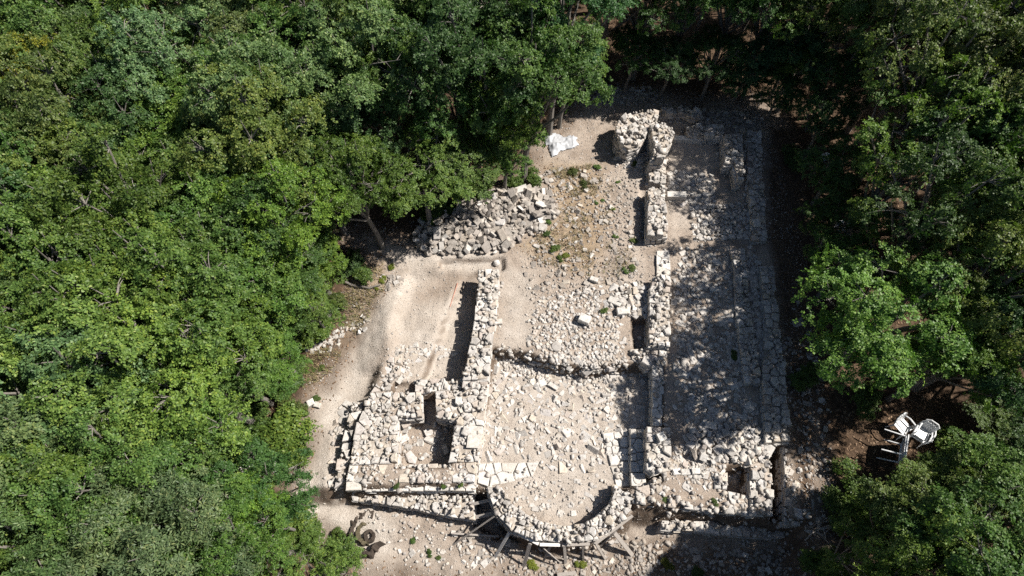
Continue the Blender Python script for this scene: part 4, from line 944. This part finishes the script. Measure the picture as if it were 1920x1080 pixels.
# white plastic furniture
def table(label, loc, rot):
    e = empty('plastic_table', loc, label, 'table'); e.rotation_euler = rot
    mb = MB(); mb.bar((-.45, 0, .7), (.45, 0, .7), .8, .035); link('tabletop', mb.mesh('tabletop'), M['plastic'], e)
    mb = MB()
    for s in (-1, 1): mb.bar((-.4, s * .36, .655), (.4, s * .36, .655), .03, .05); mb.bar((s * .41, -.345, .655), (s * .41, .345, .655), .03, .05)
    link('apron', mb.mesh('apron'), M['plastic'], e)
    for a in (-1, 1):
        for b in (-1, 1):
            mb = MB(); mb.tube([(a * .38, b * .33, .68), (a * .42, b * .37, 0)], [.028, .022], 8); link('leg', mb.mesh('leg'), M['plastic'], e)
def chair(label, loc, rot):
    e = empty('plastic_chair', loc, label, 'chair', 'white plastic chairs'); e.rotation_euler = rot
    mb = MB(); mb.bar((0, -.2, .43), (0, .22, .42), .44, .03); link('seat', mb.mesh('seat'), M['plastic'], e)
    for a in (-1, 1):
        for y0, y1 in ((-.2, -.24), (.2, .27)):
            mb = MB(); mb.tube([(a * .2, y0, .43), (a * .25, y1, 0)], [.028, .02], 6); link('leg', mb.mesh('leg'), M['plastic'], e)
        mb = MB(); mb.tube([(a * .23, -.2, .43), (a * .26, -.2, .64), (a * .26, .1, .66), (a * .23, .27, .62)], [.02, .025, .025, .02], 6); link('armrest', mb.mesh('armrest'), M['plastic'], e)
    mb = MB()
    for k in range(5): mb.bar((-.16 + k * .08, .22, .43), (-.18 + k * .09, .34, .82), .055, .018, (0, 1, 0))
    mb.tube([(-.22, .33, .78), (-.12, .36, .86), (.12, .36, .86), (.22, .33, .78)], [.022] * 4, 6)
    for a in (-1, 1): mb.tube([(a * .22, .22, .43), (a * .22, .33, .79)], [.022, .022], 6)
    link('backrest', mb.mesh('backrest'), M['plastic'], e)
x, y, z = G(1660, 836); table('white plastic table tipped on its side with its legs sticking out', (x - .35, y, z + .33), (0, math.radians(72), math.radians(-24)))
x, y, z = G(1682, 812); chair('white plastic chair nearest the tipped table', (x, y + .1, z), (0, 0, .5))
x, y, z = G(1710, 822); chair('lower white plastic chair of a leaning stack of two', (x, y, z), (0, 0, -.7)); chair('upper white plastic chair of a leaning stack of two', (x + .02, y + .03, z + .14), (0, .03, -.72))
x, y, z = G(1566, 428); e = empty('plastic_crate', (x, y, z), 'pale crate standing under the trees beyond the foundation row', 'crate')
mb = MB(); mb.bar((-.25, 0, .03), (.25, 0, .03), .36, .04); link('bottom', mb.mesh('bottom'), M['plastic'], e)
for s in (-1, 1):
    mb = MB(); mb.bar((-.25, s * .18, .17), (.25, s * .18, .17), .02, .26); link('side', mb.mesh('side'), M['plastic'], e)
    mb = MB(); mb.bar((s * .25, -.165, .17), (s * .25, .165, .17), .02, .26); link('side', mb.mesh('side'), M['plastic'], e)
x, y, z = G(1592, 423); e2 = lathe('plastic_bucket', [(.11, 0), (.14, .28), (.155, .3), (.13, .29), (.10, .04)], 16, M['plastic'], (x, y, z)); tag(e2, 'white bucket next to the pale crate under the trees', 'bucket')
x, y, z = G(1545, 297); v = lathe('plastic_bag', [(.14, 0), (.2, .08), (.17, .18), (.08, .22), (.11, .28)], 14, M['plastic'], (x, y, z), .2); tag(v, 'crumpled white bag lying in shade beyond the far wall', 'bag')
print('objects', len(bpy.data.objects), 'tris', sum(len(m.polygons) for m in bpy.data.meshes))
